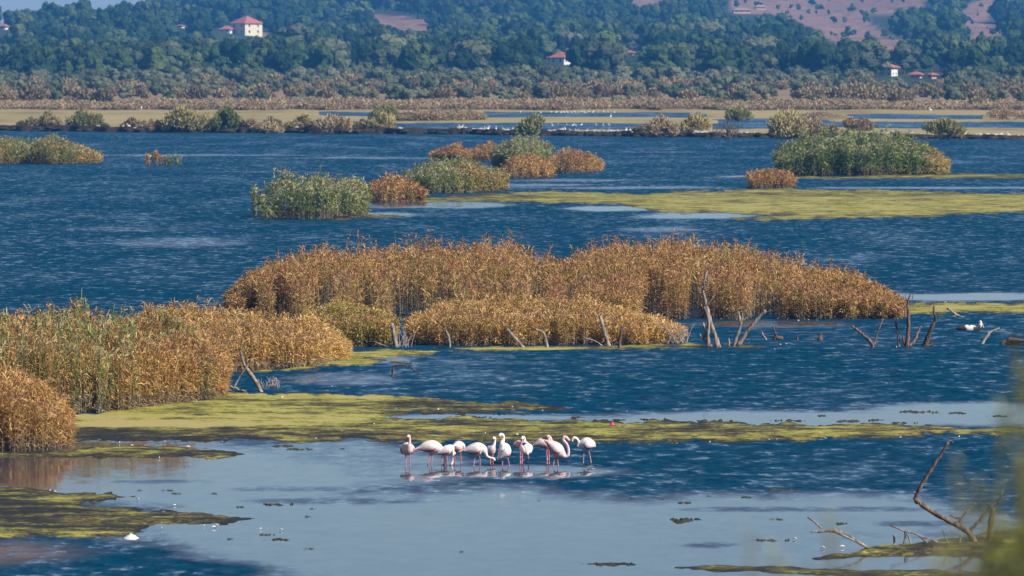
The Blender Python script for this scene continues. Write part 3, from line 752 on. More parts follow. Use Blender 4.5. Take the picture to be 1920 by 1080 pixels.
deadwood('dead_branch', 'slim upright stick just left of the forked dead tree at right', (1685, 650), [(T, [(1686, 650), (1683, 625), (1679, 602)], 6, 5)], M_wood_red, seed=17)
deadwood('dead_tree', 'tall forked dead tree with fine twigs at right of the reed island', (1702, 650),
  [(T, [(1700, 651), (1703, 620), (1703, 590), (1702, 570), (1706, 552)], 13, 3), (B_, [(1702, 598), (1696, 588), (1697, 572)], 5, 2), (B_, [(1703, 575), (1710, 562), (1712, 550)], 3, 1.2), (B_, [(1703, 568), (1698, 558), (1696, 551)], 2.5, 1), ('branch', [(1700, 649), (1694, 640), (1693, 630)], 7, 4), ('branch', [(1704, 649), (1716, 636), (1722, 620), (1727, 612)], 8, 4)], M_wood_red, 'dead tree', seed=18)
deadwood('dead_tree', 'thick dark twisted trunk rooted right of the forked dead tree', (1736, 649), [(T, [(1733, 650), (1740, 632), (1748, 612), (1754, 600), (1751, 584), (1751, 574)], 15, 4), ('root', [(1732, 647), (1742, 648), (1753, 643)], 9, 4), (B_, [(1736, 645), (1744, 624), (1746, 611)], 9, 5)], M_wood_dark, 'dead tree', seed=19)
deadwood('dead_branch', 'pale log slanting out of the water before the algae bar', (1788, 594), [(T, [(1776, 577), (1786, 585), (1796, 592), (1815, 597)], 6, 4), ('stub', [(1786, 594), (1792, 592)], 8, 7)], M_wood, seed=20)
deadwood('dead_branch', 'bent pale stick rising to the right near the right edge', (1840, 645), [(T, [(1841, 646), (1852, 628), (1860, 621), (1874, 615)], 9, 4)], M_wood, seed=21)
deadwood('dead_branch', 'low brown driftwood heap at the right edge of the water', (1900, 646), [(T, [(1880, 646), (1892, 638), (1905, 637), (1925, 640)], 14, 8), (B_, [(1890, 643), (1904, 643), (1930, 636)], 8, 4)], M_wood_red, seed=22)
deadwood('dead_branch', 'dark thin driftwood at the foot of the rounded green clump', (640, 411), [(T, [(622, 415), (632, 408), (650, 405), (678, 403)], 4, 2), (B_, [(650, 406), (668, 409)], 4, 2)], M_wood_dark, seed=23)
# the foreground spit
deadwood('dead_branch', 'large zigzag brown branch rising from the muddy spit at lower right', (1826, 1026),
  [(T, [(1828, 1028), (1818, 1000), (1790, 982), (1752, 962), (1724, 943), (1717, 937), (1719, 928), (1726, 912), (1742, 886), (1762, 856), (1778, 828)], 15, 7), (B_, [(1777, 834), (1780, 826), (1788, 830)], 5, 2), (B_, [(1796, 984), (1806, 968), (1818, 956), (1830, 944)], 7, 5), (B_, [(1806, 974), (1790, 970), (1780, 966)], 5, 3)], M_wood_red, seed=24, leanY=0.15)
deadwood('dead_branch', 'smooth dark curved limb behind the zigzag branch at lower right', (1820, 1012), [(T, [(1816, 1014), (1822, 992), (1840, 972), (1856, 952), (1872, 938), (1880, 920)], 9, 5)], M_wood_dark, seed=25)
deadwood('dead_branch', 'long pale double stick lying down into the water on the spit', (1636, 1036), [(T, [(1641, 1037), (1562, 994)], 6, 5), (B_, [(1640, 1033), (1584, 999)], 5, 4), (B_, [(1540, 990), (1514, 969)], 5, 4), ('weed_bundle', [(1578, 999), (1560, 995), (1540, 996), (1520, 998)], 11, 3)], M_wood, seed=26, leanY=0.1)
deadwood('dead_branch', 'propped straight stick on pale struts at the tip of the spit', (1700, 1026), [(T, [(1784, 1028), (1728, 1006), (1669, 985)], 5, 4), ('strut', [(1694, 1024), (1696, 1010), (1697, 996)], 5, 3), ('strut', [(1709, 1022), (1703, 1006), (1699, 996)], 4, 3), ('strut', [(1746, 1030), (1736, 1016), (1722, 1004)], 6, 4)], M_wood, seed=27, leanY=0.1)
deadwood('stump', 'short pale post standing on the spit left of the propped stick', (1676, 1024), [(T, [(1677, 1025), (1676, 1003)], 6, 5)], M_wood, seed=28)
deadwood('stump', 'forked pale stub beside the base of the zigzag branch', (1797, 1028), [(T, [(1797, 1029), (1799, 1014), (1803, 1002)], 7, 4), (B_, [(1780, 1024), (1772, 1006), (1766, 992)], 4, 2)], M_wood, seed=29)
deadwood('stump', 'thick weathered stump with pale foot right of the zigzag branch', (1853, 1024), [(T, [(1853, 1026), (1856, 1000), (1858, 976), (1862, 952)], 18, 11), ('root', [(1848, 1022), (1842, 1026), (1836, 1028)], 10, 5)], M_wood_dark, seed=30)
deadwood('stump', 'tiny pale chip of wood at the right end of the spit', (1902, 1026), [(T, [(1900, 1027), (1905, 1020), (1909, 1014)], 8, 4)], M_wood, seed=31)

# bleached brush at the feet of the reeds
def brush(label, base, w, h, n, seed):
    r = np.random.default_rng(seed); b = G(*base); sc = b[1] / F
    mb = MB()
    for i in range(n):
        x = r.uniform(-0.5, 0.5) * w * sc; a = r.uniform(-0.7, 0.7); l = h * sc * r.uniform(0.5, 1.1)
        p0 = np.array([x, r.uniform(-0.5, 0.5), -0.1]); p1 = p0 + [l * 0.4 * math.sin(a), r.uniform(-.1, .1), l * 0.55]; p2 = p1 + [l * 0.5 * math.sin(a + r.uniform(-.5, .5)), r.uniform(-.1, .1), l * 0.5]
        P = refine([p0, p1, p2], 2, 0.015, r); mb.tube(P, np.linspace(0.016, 0.006, len(P)), 4)
        if r.uniform() < 0.6:
            q = P[2] + [l * 0.3 * math.sin(a + 0.8), 0, l * 0.25]; mb.tube([P[2], (P[2] + q) / 2 + [0, 0, .02], q], [0.010, 0.008, 0.005], 4)
    obj('dry_brush', mb.build('dry_brush', [M_brush], True), None, label, 'brush', loc=b)
M_brush = simple('bleached_twigs', (0.34, 0.29, 0.26), 0.9, 0.1)
brush('bleached grey twigs at the right end of the straw reed row', (1266, 643), 46, 40, 34, 1)
brush('pale dry twigs beside the crossed dead limbs', (505, 726), 44, 24, 26, 2)
brush('pale dry stems filling the gap right of the upright stump', (756, 650), 26, 34, 26, 3)

# ---------------------------------------------------------------- flamingos
M_bird = vcol('plumage', 0.75, 0.25, 22.0, 0.16)
ZX = 1920 / 420.0
def flam(label, foot, body, legs, wing=None, pink=0.25, dark_wing=False, tiltn=0):
    """coordinates in a 4.571x view of the flock with origin (720, 780); body points (x, y, depth, radius)"""
    fx, fy = foot
    b = G(720 + fx / ZX, 780 + fy / ZX); sc = b[1] / F / ZX
    def w(x, y, d=0.0): return np.array([(x - fx) * sc, d, (fy - y) * sc])
    mb = MB()
    P = np.array([w(x, y, d) for x, y, d, r in body]); R = np.array([r for *_, r in body])
    PR = np.maximum(refine(np.concatenate([P, R[:, None]], 1), 5), 0)
    P2 = refine(np.concatenate([P, R[:, None]], 1), 5)
    mb.tube(P2[:, :3], np.maximum(P2[:, 3], 0.012), 14)
    legpts = []
    for lg in legs:
        Q = np.array([w(*q) for q in lg]); Q[-1, 2] -= 0.12
        Q = refine(Q, 3); mb.tube(Q, np.interp(np.linspace(0, 1, len(Q)), [0, .2, .5, 1], [0.028, 0.015, 0.016, 0.013]), 8); legpts.append(Q)
    me = mb.build('flamingo', [M_bird], True)
    o = bpy.data.objects.new('flamingo', me); COL.objects.link(o)
    md = o.modifiers.new('r', 'REMESH'); md.mode = 'VOXEL'; md.voxel_size = 0.0115; md.use_smooth_shade = True
    dg = bpy.context.evaluated_depsgraph_get()
    m2 = bpy.data.meshes.new_from_object(o.evaluated_get(dg)); o.modifiers.clear(); o.data = m2; bpy.data.meshes.remove(me)
    n = len(m2.vertices); co = np.empty(n * 3, np.float32); m2.vertices.foreach_get('co', co); co = co.reshape(-1, 3)
    pp = P2[:, :3]; d = np.linalg.norm(co[:, None] - pp[None], axis=2); k = d.argmin(1); db = d.min(1)
    along = k / (len(pp) - 1)
    nm = noise_np = fbm(co[:, 0] * 14 + 5, co[:, 2] * 14 + co[:, 1] * 9, 3, 3)
    white = np.array([0.86, 0.82, 0.79]); pk = np.array([0.78, 0.36, 0.34])
    ir = int(np.argmax(P2[:, 3])); head0 = 1 - 0.5 / (len(body) - 1)
    mixp = np.clip(0.05 + pink * (0.35 + 1.2 * nm) + np.where(along < 0.2, 0.22, 0) + np.clip((P2[k, 2] - co[:, 2]) * 2.2, 0, 0.38) * (0.4 + pink), 0, 0.9)
    C = white * (1 - mixp[:, None]) + pk * mixp[:, None]
    bill = along > 1 - 0.75 / (len(body) - 1); C[bill] = (0.62, 0.36, 0.36)
    C[along > 1 - 0.5 / (len(body) - 1)] = (0.03, 0.025, 0.025)
    if legpts:
        lp = np.concatenate(legpts); dl = np.linalg.norm(co[:, None] - lp[None], axis=2).min(1)
        leg = (dl < 0.045) & (db > P2[k, 3] + 0.012); C[leg] = (0.55, 0.19, 0.23)
    at = m2.attributes.new('col', 'FLOAT_COLOR', 'POINT'); at.data.foreach_set('color', np.concatenate([C, np.ones((n, 1))], 1).astype(np.float32).ravel())
    m2.materials.clear(); m2.materials.append(M_bird)
    m2.polygons.foreach_set('use_smooth', np.full(len(m2.polygons), True))
    o.location = b
    tag(o, label, 'flamingo', 'flamingos wading in a loose row')
    # folded wings on either side of the trunk
    i0 = max(1, int(ir * 0.30)); i1 = min(len(P2) - 2, ir + 3)
    ax = P2[i0:i1 + 1, :3]; rr = P2[i0:i1 + 1, 3]
    tang = ax[-1] - ax[0]; tang /= np.linalg.norm(tang)
    up = np.array([0, 0, 1.0]); up = up - tang * (up @ tang); up /= np.linalg.norm(up); lat = np.cross(tang, up)
    for s_ in (-1, 1):
        rows = []; cols = []
        nk = len(ax)
        for q in range(nk):
            t = q / (nk - 1); half = math.sin(math.pi * min(1, 0.12 + 0.85 * t)) ** 0.6
            for jn, v in enumerate(np.linspace(-1, 1, 9)):
                ang = math.radians(-22 + 52 * v) * half + math.radians(14)
                rad = rr[q] * 1.0 + 0.016 * (1 - v * v) + 0.004
                rows.append(ax[q] + lat * s_ * math.cos(ang) * rad + up * math.sin(ang) * rad)
                e = fbm(np.array(q * 0.9), np.array(jn * 0.8 + s_), 4, 2)
                if dark_wing: c = (0.06, 0.045, 0.05)
                elif v < -0.7: c = np.array([0.10, 0.03, 0.035]) if t < 0.5 else np.array([0.5, 0.12, 0.13])
                elif v < -0.35: c = np.array([0.74, 0.22, 0.22]) * (0.6 + 0.6 * e)
                else: c = np.array([0.82, 0.72, 0.70]) * (1 - pink * 0.7) + np.array([0.8, 0.42, 0.40]) * pink * 0.7 * (0.4 + e)
                cols.append(c)
        rows = np.array(rows); nr = nk
        inner = rows - lat * s_ * 0.03
        V = np.concatenate([rows, inner]); f1 = grid_faces(nr, 9); f2 = f1[:, ::-1] + nr * 9
        ring = [r_ * 9 for r_ in range(nr)] + [(nr - 1) * 9 + j for j in range(1, 9)] + [r_ * 9 + 8 for r_ in range(nr - 2, -1, -1)] + list(range(7, 0, -1))
        ring = np.array(ring); rn = np.roll(ring, -1)
        f3 = np.stack([ring, rn, rn + nr * 9, ring + nr * 9], -1)
        mw = mesh('wing', V, [np.concatenate([f1, f2, f3])], [M_bird], True, {'col': ('FLOAT_COLOR', np.concatenate([cols, cols]))})
        obj('wing', mw, o)
    return o

flam('leftmost flamingo seen end on with its neck raised straight up', (200, 426), [(190, 318, .36, .015), (192, 300, .22, .09), (197, 283, .04, .165), (204, 272, -.14, .14), (213, 252, -.25, .06), (221, 228, -.27, .034), (222, 195, -.27, .030), (218, 168, -.28, .034), (208, 164, -.33, .036), (203, 190, -.36, .014)],
     [[(186, 320), (187, 370), (182, 430)], [(218, 318), (222, 368), (222, 416)]], pink=0.45)
flam('flamingo with tail to the left, second from left, head hidden behind a smaller one', (390, 424), [(258, 288, 0, .014), (305, 276, 0, .06), (355, 264, 0, .13), (415, 262, 0, .165), (468, 276, 0, .12), (500, 300, .06, .05), (515, 340, .08, .032), (522, 385, .08, .03), (516, 408, .08, .036), (500, 424, .08, .018)],
     [[(398, 320), (388, 360), (362, 432)], [(412, 320), (410, 370), (402, 412)]], pink=0.22)
flam('small low flamingo feeding, third from left, overlapping its neighbour', (515, 424), [(424, 324, 0, .012), (462, 316, 0, .055), (508, 302, 0, .105), (548, 288, 0, .125), (576, 272, 0, .085), (590, 290, -.05, .04), (594, 335, -.06, .028), (588, 385, -.06, .028), (578, 410, -.06, .034), (565, 426, -.06, .016)],
     [[(500, 335), (495, 370), (497, 420)], [(535, 330), (540, 372), (538, 422)]], pink=0.12)
flam('pink flamingo seen end on, preening with lowered head, fourth from left', (632, 414), [(655, 285, .34, .014), (650, 270, .2, .09), (640, 262, .02, .15), (626, 256, -.16, .11), (606, 244, -.26, .045), (590, 262, -.29, .031), (592, 296, -.29, .030), (604, 312, -.28, .036), (618, 330, -.28, .014)],
     [[(607, 315), (605, 360), (606, 414)], [(655, 312), (658, 360), (664, 416)]], pink=0.5)
flam('flamingo with tail left and neck stretched low along the water, fifth from left', (782, 428), [(634, 308, 0, .014), (690, 297, 0, .06), (748, 286, 0, .13), (805, 282, 0, .168), (850, 290, 0, .12), (872, 315, -.04, .05), (884, 342, -.05, .031), (908, 356, -.06, .027), (932, 360, -.06, .03), (944, 372, -.06, .036), (950, 392, -.06, .014)],
     [[(790, 335), (776, 372), (762, 432)], [(812, 335), (822, 365), (822, 408)]], pink=0.25)
flam('flamingo with dark flank and raised head, half hidden behind a white one', (925, 414), [(900, 330, .2, .014), (906, 312, .12, .08), (916, 292, 0, .125), (930, 272, -.08, .085), (944, 245, -.10, .038), (950, 215, -.08, .030), (949, 190, -.09, .036), (940, 186, -.15, .034), (932, 206, -.19, .014)],
     [[(915, 330), (912, 370), (914, 414)], [(930, 330), (934, 370), (932, 416)]], pink=0.2, dark_wing=True)
flam('large white flamingo with hooked neck at the middle of the row', (1050, 428), [(972, 372, -.06, .014), (998, 348, -.04, .08), (1030, 314, 0, .165), (1030, 272, .02, .15), (1014, 232, .04, .07), (1022, 204, .06, .036), (1026, 178, .06, .033), (1012, 158, .04, .036), (992, 162, 0, .036), (984, 186, -.04, .014)],
     [[(1020, 360), (1014, 390), (1016, 432)], [(1055, 352), (1066, 384), (1082, 432)]], pink=0.05)
flam('deep pink flamingo partly hidden behind the upright white one', (1160, 410), [(1135, 262, .3, .014), (1140, 252, .18, .07), (1150, 242, 0, .105), (1162, 238, -.14, .09), (1176, 228, -.22, .04), (1182, 206, -.24, .03), (1178, 190, -.26, .033), (1170, 204, -.28, .013)],
     [[(1165, 275), (1168, 330), (1168, 405)], [(1180, 275), (1184, 330), (1182, 405)]], pink=0.85)
flam('upright white flamingo seen from behind, just right of the hooked neck one', (1216, 422), [(1232, 326, -.22, .014), (1226, 302, -.12, .10), (1217, 272, 0, .15), (1210, 240, .08, .09), (1205, 214, .1, .038), (1204, 196, .1, .032), (1194, 182, .06, .036), (1184, 190, 0, .032), (1180, 210, -.04, .014)],
     [[(1200, 320), (1196, 365), (1184, 426)], [(1234, 320), (1238, 365), (1240, 424)]], pink=0.1)
flam('flamingo with white tail pointing left behind the big pink one', (1395, 412), [(1268, 260, 0, .014), (1305, 240, 0, .06), (1350, 228, 0, .125), (1395, 236, 0, .15), (1428, 238, 0, .085), (1436, 214, .02, .036), (1426, 186, .02, .031), (1406, 172, .02, .037), (1390, 186, 0, .014)],
     [[(1392, 290), (1396, 350), (1398, 412)], [(1412, 290), (1414, 350), (1416, 412)]], pink=0.45)
flam('big pink flamingo with S shaped neck and bill pointing right', (1465, 432), [(1372, 208, 0, .014), (1408, 226, 0, .075), (1450, 258, 0, .145), (1492, 296, 0, .165), (1530, 328, 0, .10), (1558, 346, -.02, .045), (1580, 330, -.03, .034), (1582, 284, -.03, .031), (1566, 238, -.03, .030), (1540, 206, -.03, .032), (1542, 180, -.03, .038), (1562, 182, -.03, .038), (1584, 202, -.03, .026), (1602, 216, -.03, .012)],
     [[(1470, 335), (1458, 385), (1440, 442)], [(1484, 340), (1488, 378), (1498, 424)]], pink=0.5)
flam('rightmost flamingo facing left with bent neck and tucked bill', (1740, 402), [(1812, 266, 0, .014), (1788, 248, 0, .10), (1742, 238, 0, .165), (1694, 248, 0, .12), (1666, 256, -.02, .05), (1668, 224, -.03, .034), (1652, 194, -.03, .033), (1628, 186, -.03, .038), (1612, 206, -.03, .030), (1622, 232, -.03, .012)],
     [[(1716, 290), (1710, 345), (1708, 404)], [(1748, 290), (1764, 335), (1780, 396)]], pink=0.2)

# the resting waterbird near the right edge
def pelican():
    b = G(1818, 619); sc = b[1] / F * 0.86
    mb = MB()
    P = np.array([(-30, 3, .02), (-22, 4, .08), (-8, 4, .13), (6, 4, .12), (16, 4, .08), (22, 8, .07), (24, 16, .055), (21, 20, .06), (26, 14, .04), (31, 4, .02)], float)
    Q = np.stack([P[:, 0] * sc, np.zeros(len(P)), P[:, 1] * sc, P[:, 2]], -1); Q = refine(Q, 4)
    mb.tube(Q[:, :3], np.maximum(Q[:, 3], .012), 12)
    k = np.concatenate([np.repeat(np.linspace(0, 1, len(Q)), 12), [0, 1]])
    V = np.concatenate(mb.V); nz = fbm(V[:, 0] * 5, V[:, 2] * 6 + V[:, 1] * 4, 6, 2)
    C = np.where((k < 0.2)[:, None] | ((nz > 0.52) & (k < 0.6))[:, None], (0.06, 0.045, 0.04), (0.72, 0.68, 0.65))
    C = np.where((k > 0.72)[:, None], (0.42, 0.36, 0.34), C); mb.C = [C]
    o = obj('waterbird', mb.build('waterbird', [M_bird], True, True), None, 'white and dark waterbird resting on the water near the right edge', 'bird', loc=b)
pelican()

# far white birds: one small wader, copied
def bank_place(q):
    return next(t for lim, t in ((200, 'at the far left'), (480, 'below the broad olive shrub'), (700, 'left of the reedy bar'), (960, 'left of the middle islet'), (1150, 'just right of the middle islet'), (1290, 'near the brown olive shrub'), (1450, 'around the bare dead bush'), (1740, 'behind the green reed dome'), (9999, 'near the round golden shrub')) if q < lim)
def far_birds():
    mb = MB()
    Q = refine(np.array([(-.34, 0, .40, .02), (-.2, 0, .42, .09), (0, 0, .46, .14), (.18, 0, .50, .10), (.26, 0, .62, .04), (.24, 0, .80, .035), (.30, 0, .86, .045), (.46, 0, .83, .012)]), 3)
    mb.tube(Q[:, :3], np.maximum(Q[:, 3], .012), 8)
    mb.tube([(-.02, .04, .36), (-.03, .04, -.1)], [.015, .012], 5); mb.tube([(.04, -.04, .36), (.05, -.04, -.1)], [.015, .012], 5)
    me = mb.build('egret', [simple('white_plumage', (0.82, 0.80, 0.76), 0.8, 0.2, 0.05)], True)
    r = np.random.default_rng(3); first = [True]
    def put(px, py, z, label, group, s=1.0, Y=None):
        p = G(px, py, z) if Y is None else Y
        o = obj('egret', me, None, label, 'bird', group, loc=p)
        o.rotation_euler.z = r.uniform(0, 6.28); o.scale = (s,) * 3
    for px in [976, 1014, 1033, 1043, 1052, 1058, 1064, 1071, 1078, 1083, 1088, 1093, 1097, 1101, 1104, 1112, 1121, 1133, 1140, 1152]:
        put(px, 213.8 + r.uniform(-.7, .7), -0.25, 'tiny white bird in the flock on the far pool near the marsh edge', 'white birds on the farthest pool', 0.65)
    for px in [1036, 1046, 1062, 1074, 1079, 1090, 1118, 1131, 1142]:
        put(px, 238 + r.uniform(-1.5, 1), -0.25, 'tiny white bird wading in the pool just behind the far bank', 'white birds on the pool behind the bank', 0.62)
    base, hh, j = BANK
    bx = np.arange(-1200, 3130, 5.0)
    for px in list(r.uniform(835, 960, 14)) + list(r.uniform(1040, 1240, 24)) + list(r.uniform(1300, 1345, 9)) + list(r.uniform(1650, 1720, 9)) + [230, 238, 262, 555, 690, 712, 1390, 1420, 1790, 1800, 1812, 1850, 1880, 1895]:
        i = int(np.clip(np.searchsorted(bx, px), 0, len(bx) - 1)); t = r.uniform(1.4, 4.4)
        p = base[i] + [0, t + (j[i] - .5) * 8, 0]; p[2] = hh[i] * (1.0 - 0.1 * (t - 1.4) / 3) - 0.25
        put(px, 0, 0, 'white bird resting on the far bank ' + bank_place(px), 'white birds lining the far bank', r.uniform(0.5, 0.75), p)
    for px, py in [(218, 247), (276, 247), (492, 250), (598, 251), (1180, 257.5), (1186, 257.8), (1070, 255)]:
        put(px, py + 2, -0.30, 'white bird swimming on the water right below the far bank', 'white birds swimming below the bank', 0.9)
    put(265, 206.8, 0.15, 'lone white bird on the ochre flat at far left', None, 0.9)
    put(1145, 223, 0.12, 'lone white bird on the sandbar between the two pools', None, 0.9)
    put(1745, 211, 0.2, 'white bird on the far shore at right beyond the pools', None, 1.0)
far_birds()

def rocks():
    r = np.random.default_rng(12); protos = []
    for k in range(4):
        V = []; nr, nc = 5, 8
        for i in range(nr):
            th = math.pi * i / (nr - 1)
            for jn in range(nc):
                a = 2 * math.pi * jn / nc; R_ = 1 + 0.3 * r.uniform(-1, 1)
                V.append((math.sin(th) * math.cos(a) * R_, math.sin(th) * math.sin(a) * 0.8 * R_, math.cos(th) * 0.6 * R_))
        f = []
        for i in range(nr - 1):
            for jn in range(nc): f.append((i * nc + jn, (i + 1) * nc + jn, (i + 1) * nc + (jn + 1) % nc, i * nc + (jn + 1) % nc))
        protos.append(mesh('rock', V, np.array(f), [M_rock], False))
    base, hh, j = BANK; bx = np.arange(-1200, 3130, 5.0)
    for px in np.concatenate([r.uniform(0, 1920, 150), r.uniform(840, 1400, 60), r.uniform(1640, 1730, 16)]):
        i = int(np.clip(np.searchsorted(bx, px), 0, len(bx) - 1)); s = r.uniform(0.18, 0.55)
        p = base[i] + [0, r.uniform(-0.4, 0.7) + (j[i] - .5) * 8, 0]; p[2] = r.uniform(0.0, 0.6) * hh[i]
        o = obj('rock', protos[r.integers(0, 4)], None, 'dark rough rock on the far bank ' + bank_place(px), 'rock', 'rocks along the far bank', loc=p)
        o.scale = (s * r.uniform(1, 1.9), s, s); o.rotation_euler.z = r.uniform(-.4, .4)
    pale = [p_.copy() for p_ in protos]
    for p_ in pale: p_.materials.clear(); p_.materials.append(M_stone)
    for px in np.concatenate([r.uniform(840, 1240, 46), r.uniform(1290, 1420, 14), r.uniform(1640, 1925, 40), r.uniform(0, 840, 16)]):
        i = int(np.clip(np.searchsorted(bx, px), 0, len(bx) - 1)); s = r.uniform(0.10, 0.26)
        p = base[i] + [0, r.uniform(0.3, 2.5) + (j[i] - .5) * 8, 0]; p[2] = r.uniform(0.75, 1.0) * hh[i] + 0.02
        o = obj('stone', pale[r.integers(0, 4)], None, 'pale stone on top of the far bank ' + bank_place(px), 'stone', 'pale stones along the far bank', loc=p)
        o.scale = (s * r.uniform(1, 2.2), s, s); o.rotation_euler.z = r.uniform(-.4, .4)
M_stone = simple('pale_stone', (0.46, 0.40, 0.34), 0.9, 0.2, 0.3, 2.0)
M_rock = simple('dark_rock', (0.045, 0.036, 0.030), 0.9, 0.2, 0.5, 2.0)
rocks()
# ---------------------------------------------------------------- trees and shrubs
def crown_parts(r, lobes, nleaf, leaf, spread=1.0, core=True, flatten=0.85):
    """unit crown: lobes as rough solid masses carrying leaf clumps on their surface"""
    mb = MB()
    cs = []
    for i in range(lobes):
        a = r.uniform(0, 2 * math.pi); d = r.uniform(0.15, 0.72) * spread if i else 0
        rad = r.uniform(0.24, 0.5) * (1.35 if i == 0 else 1)
        cs.append((math.cos(a) * d, math.sin(a) * d, r.uniform(-0.6, 0.55) if i else -0.05, rad))
    if core:
        for (x, y, z, R_) in cs:
            nr, nc = 6, 9; V = []
            for i in range(nr):
                th = math.pi * i / (nr - 1)
                for jn in range(nc):
                    a = 2 * math.pi * jn / nc; q = R_ * 0.86 * (1 + r.uniform(-0.2, 0.2))
                    V.append((x + math.sin(th) * math.cos(a) * q, y + math.sin(th) * math.sin(a) * q, z + math.cos(th) * q * flatten))
            f = [(i * nc + jn, (i + 1) * nc + jn, (i + 1) * nc + (jn + 1) % nc, i * nc + (jn + 1) % nc) for i in range(nr - 1) for jn in range(nc)]
            mb.add(V, np.array(f))
    w = np.array([c[3] ** 2 for c in cs]); w /= w.sum()
    ii = r.choice(len(cs), nleaf, p=w); C = np.array(cs)[ii]
    d = r.normal(0, 1, (nleaf, 3)); d[:, 2] = np.where(d[:, 2] < -0.6, -d[:, 2], d[:, 2]); d /= np.linalg.norm(d, axis=1)[:, None]
    P = C[:, :3] + d * (C[:, 3] * r.uniform(0.72, 1.12, nleaf))[:, None] * [1, 1, flatten]
    n = d + r.normal(0, 0.45, (nleaf, 3)); n /= np.linalg.norm(n, axis=1)[:, None]
    t = np.cross(n, r.normal(0, 1, (nleaf, 3))); t /= np.linalg.norm(t, axis=1)[:, None]; b = np.cross(n, t)
    s = (leaf * r.uniform(0.6, 1.4, nleaf))[:, None]
    V = np.stack([P - t * s, P - b * s * 0.7, P + t * s, P + b * s * 0.7], 1).reshape(-1, 3)
    mb.add(V, np.arange(nleaf * 4).reshape(-1, 4))
    return mb, cs

def tree_mesh(name, seed, mats, lobes=8, nleaf=330, leaf=0.09, trunk_h=0.55, aspect=1.0, flatten=0.85):
    """height about 1, crown about aspect wide; trunk and limbs in slot 1"""
    r = np.random.default_rng(seed)
    mb, cs = crown_parts(r, lobes, nleaf, leaf, flatten=flatten)
    ch = 1 - trunk_h * 0.55
    for i in range(len(mb.V)): mb.V[i] = mb.V[i] * [0.5 * aspect, 0.5 * aspect, 0.5 * ch] + [0, 0, 1 - 0.5 * ch * 0.98]
    zc = 1 - 0.5 * ch
    mb.tube(refine([(0, 0, -0.08), (0.01, 0, zc * 0.5), (0, 0.01, zc)], 3), np.linspace(0.035, 0.018, 7), 6, mi=1)
    for (x, y, z, R_) in cs[1:5]: mb.tube([(0, 0.005, zc * 0.55), (x * .25, y * .25, zc * .8), (x * .45 * aspect, y * .45 * aspect, zc + z * .3)], [0.018, 0.013, 0.006], 5, mi=1)
    return mb.build(name, mats, False)

M_leaf_oak = foliage('oak_leaves', (0.018, 0.036, 0.013), (0.05, 0.082, 0.026), (0.11, 0.135, 0.045), 3.0)
M_leaf_will = foliage('willow_leaves', (0.055, 0.07, 0.036), (0.10, 0.112, 0.06), (0.17, 0.17, 0.095), 3.0)
M_leaf_dark = foliage('evergreen_leaves', (0.012, 0.026, 0.012), (0.028, 0.05, 0.02), (0.05, 0.075, 0.03), 3.0)
M_leaf_tan = foliage('tamarisk_leaves', (0.19, 0.15, 0.075), (0.30, 0.23, 0.12), (0.40, 0.30, 0.17), 3.0)
PROTO = bpy.data.collections.new('tree_kinds')
def proto(name, me):
    o = bpy.data.objects.new(name, me); PROTO.objects.link(o); return o
kinds = []
for i in range(6): kinds.append(proto('k%02d' % i, tree_mesh('tree', 40 + i, [M_leaf_oak if i < 4 else M_leaf_dark, M_bark], lobes=13 + i % 3, nleaf=700, leaf=0.05, trunk_h=0.14, flatten=1.0, aspect=[0.95, 1.1, 0.85, 1.0, 0.75, 0.95][i])))
for i in range(3): kinds.append(proto('k%02d' % (6 + i), tree_mesh('tree', 60 + i, [M_leaf_will, M_bark], lobes=13, aspect=1.3, flatten=1.0, trunk_h=0.02, nleaf=620, leaf=0.055)))
def dome_mesh(seed, W_=1.7, n=1300, lobes=9):
    r = np.random.default_rng(seed)
    la = r.uniform(0, 6.28, lobes); lr = np.sqrt(r.uniform(0, 1, lobes)) * 0.4
    C = np.array([(math.cos(a) * q * W_, math.sin(a) * q * W_, (0.6 * (1 - (q / 0.46) ** 2) + 0.12) * r.uniform(0.6, 1.1)) for a, q in zip(la, lr)])[r.integers(0, lobes, n)]
    d = r.normal(0, 1, (n, 3)); d /= np.linalg.norm(d, axis=1)[:, None]
    P = C + d * (r.uniform(0.2, 1, n) ** 0.5)[:, None] * [0.2 * W_, 0.2 * W_, 0.3]; P[:, 2] = np.abs(P[:, 2])
    o_ = np.stack([P[:, 0] / W_, P[:, 1] / W_, P[:, 2] * 0.8 + 0.3], -1) + r.normal(0, 0.3, (n, 3)); o_ /= np.linalg.norm(o_, axis=1)[:, None]
    ll = 0.17 * r.uniform(0.6, 1.6, n)[:, None]; sd_ = np.cross(o_, r.normal(0, 1, (n, 3))); sd_ /= np.linalg.norm(sd_, axis=1)[:, None]
    mb = MB(); V, Q = blade(np.stack([P, P + o_ * ll * 0.5, P + o_ * ll], 1), sd_, 0.03, 0.05); mb.add(V, Q)
    return mb.build('shrub', [M_leaf_tan, M_bark], False)
for i in range(2): kinds.append(proto('k%02d' % (9 + i), dome_mesh(70 + i)))

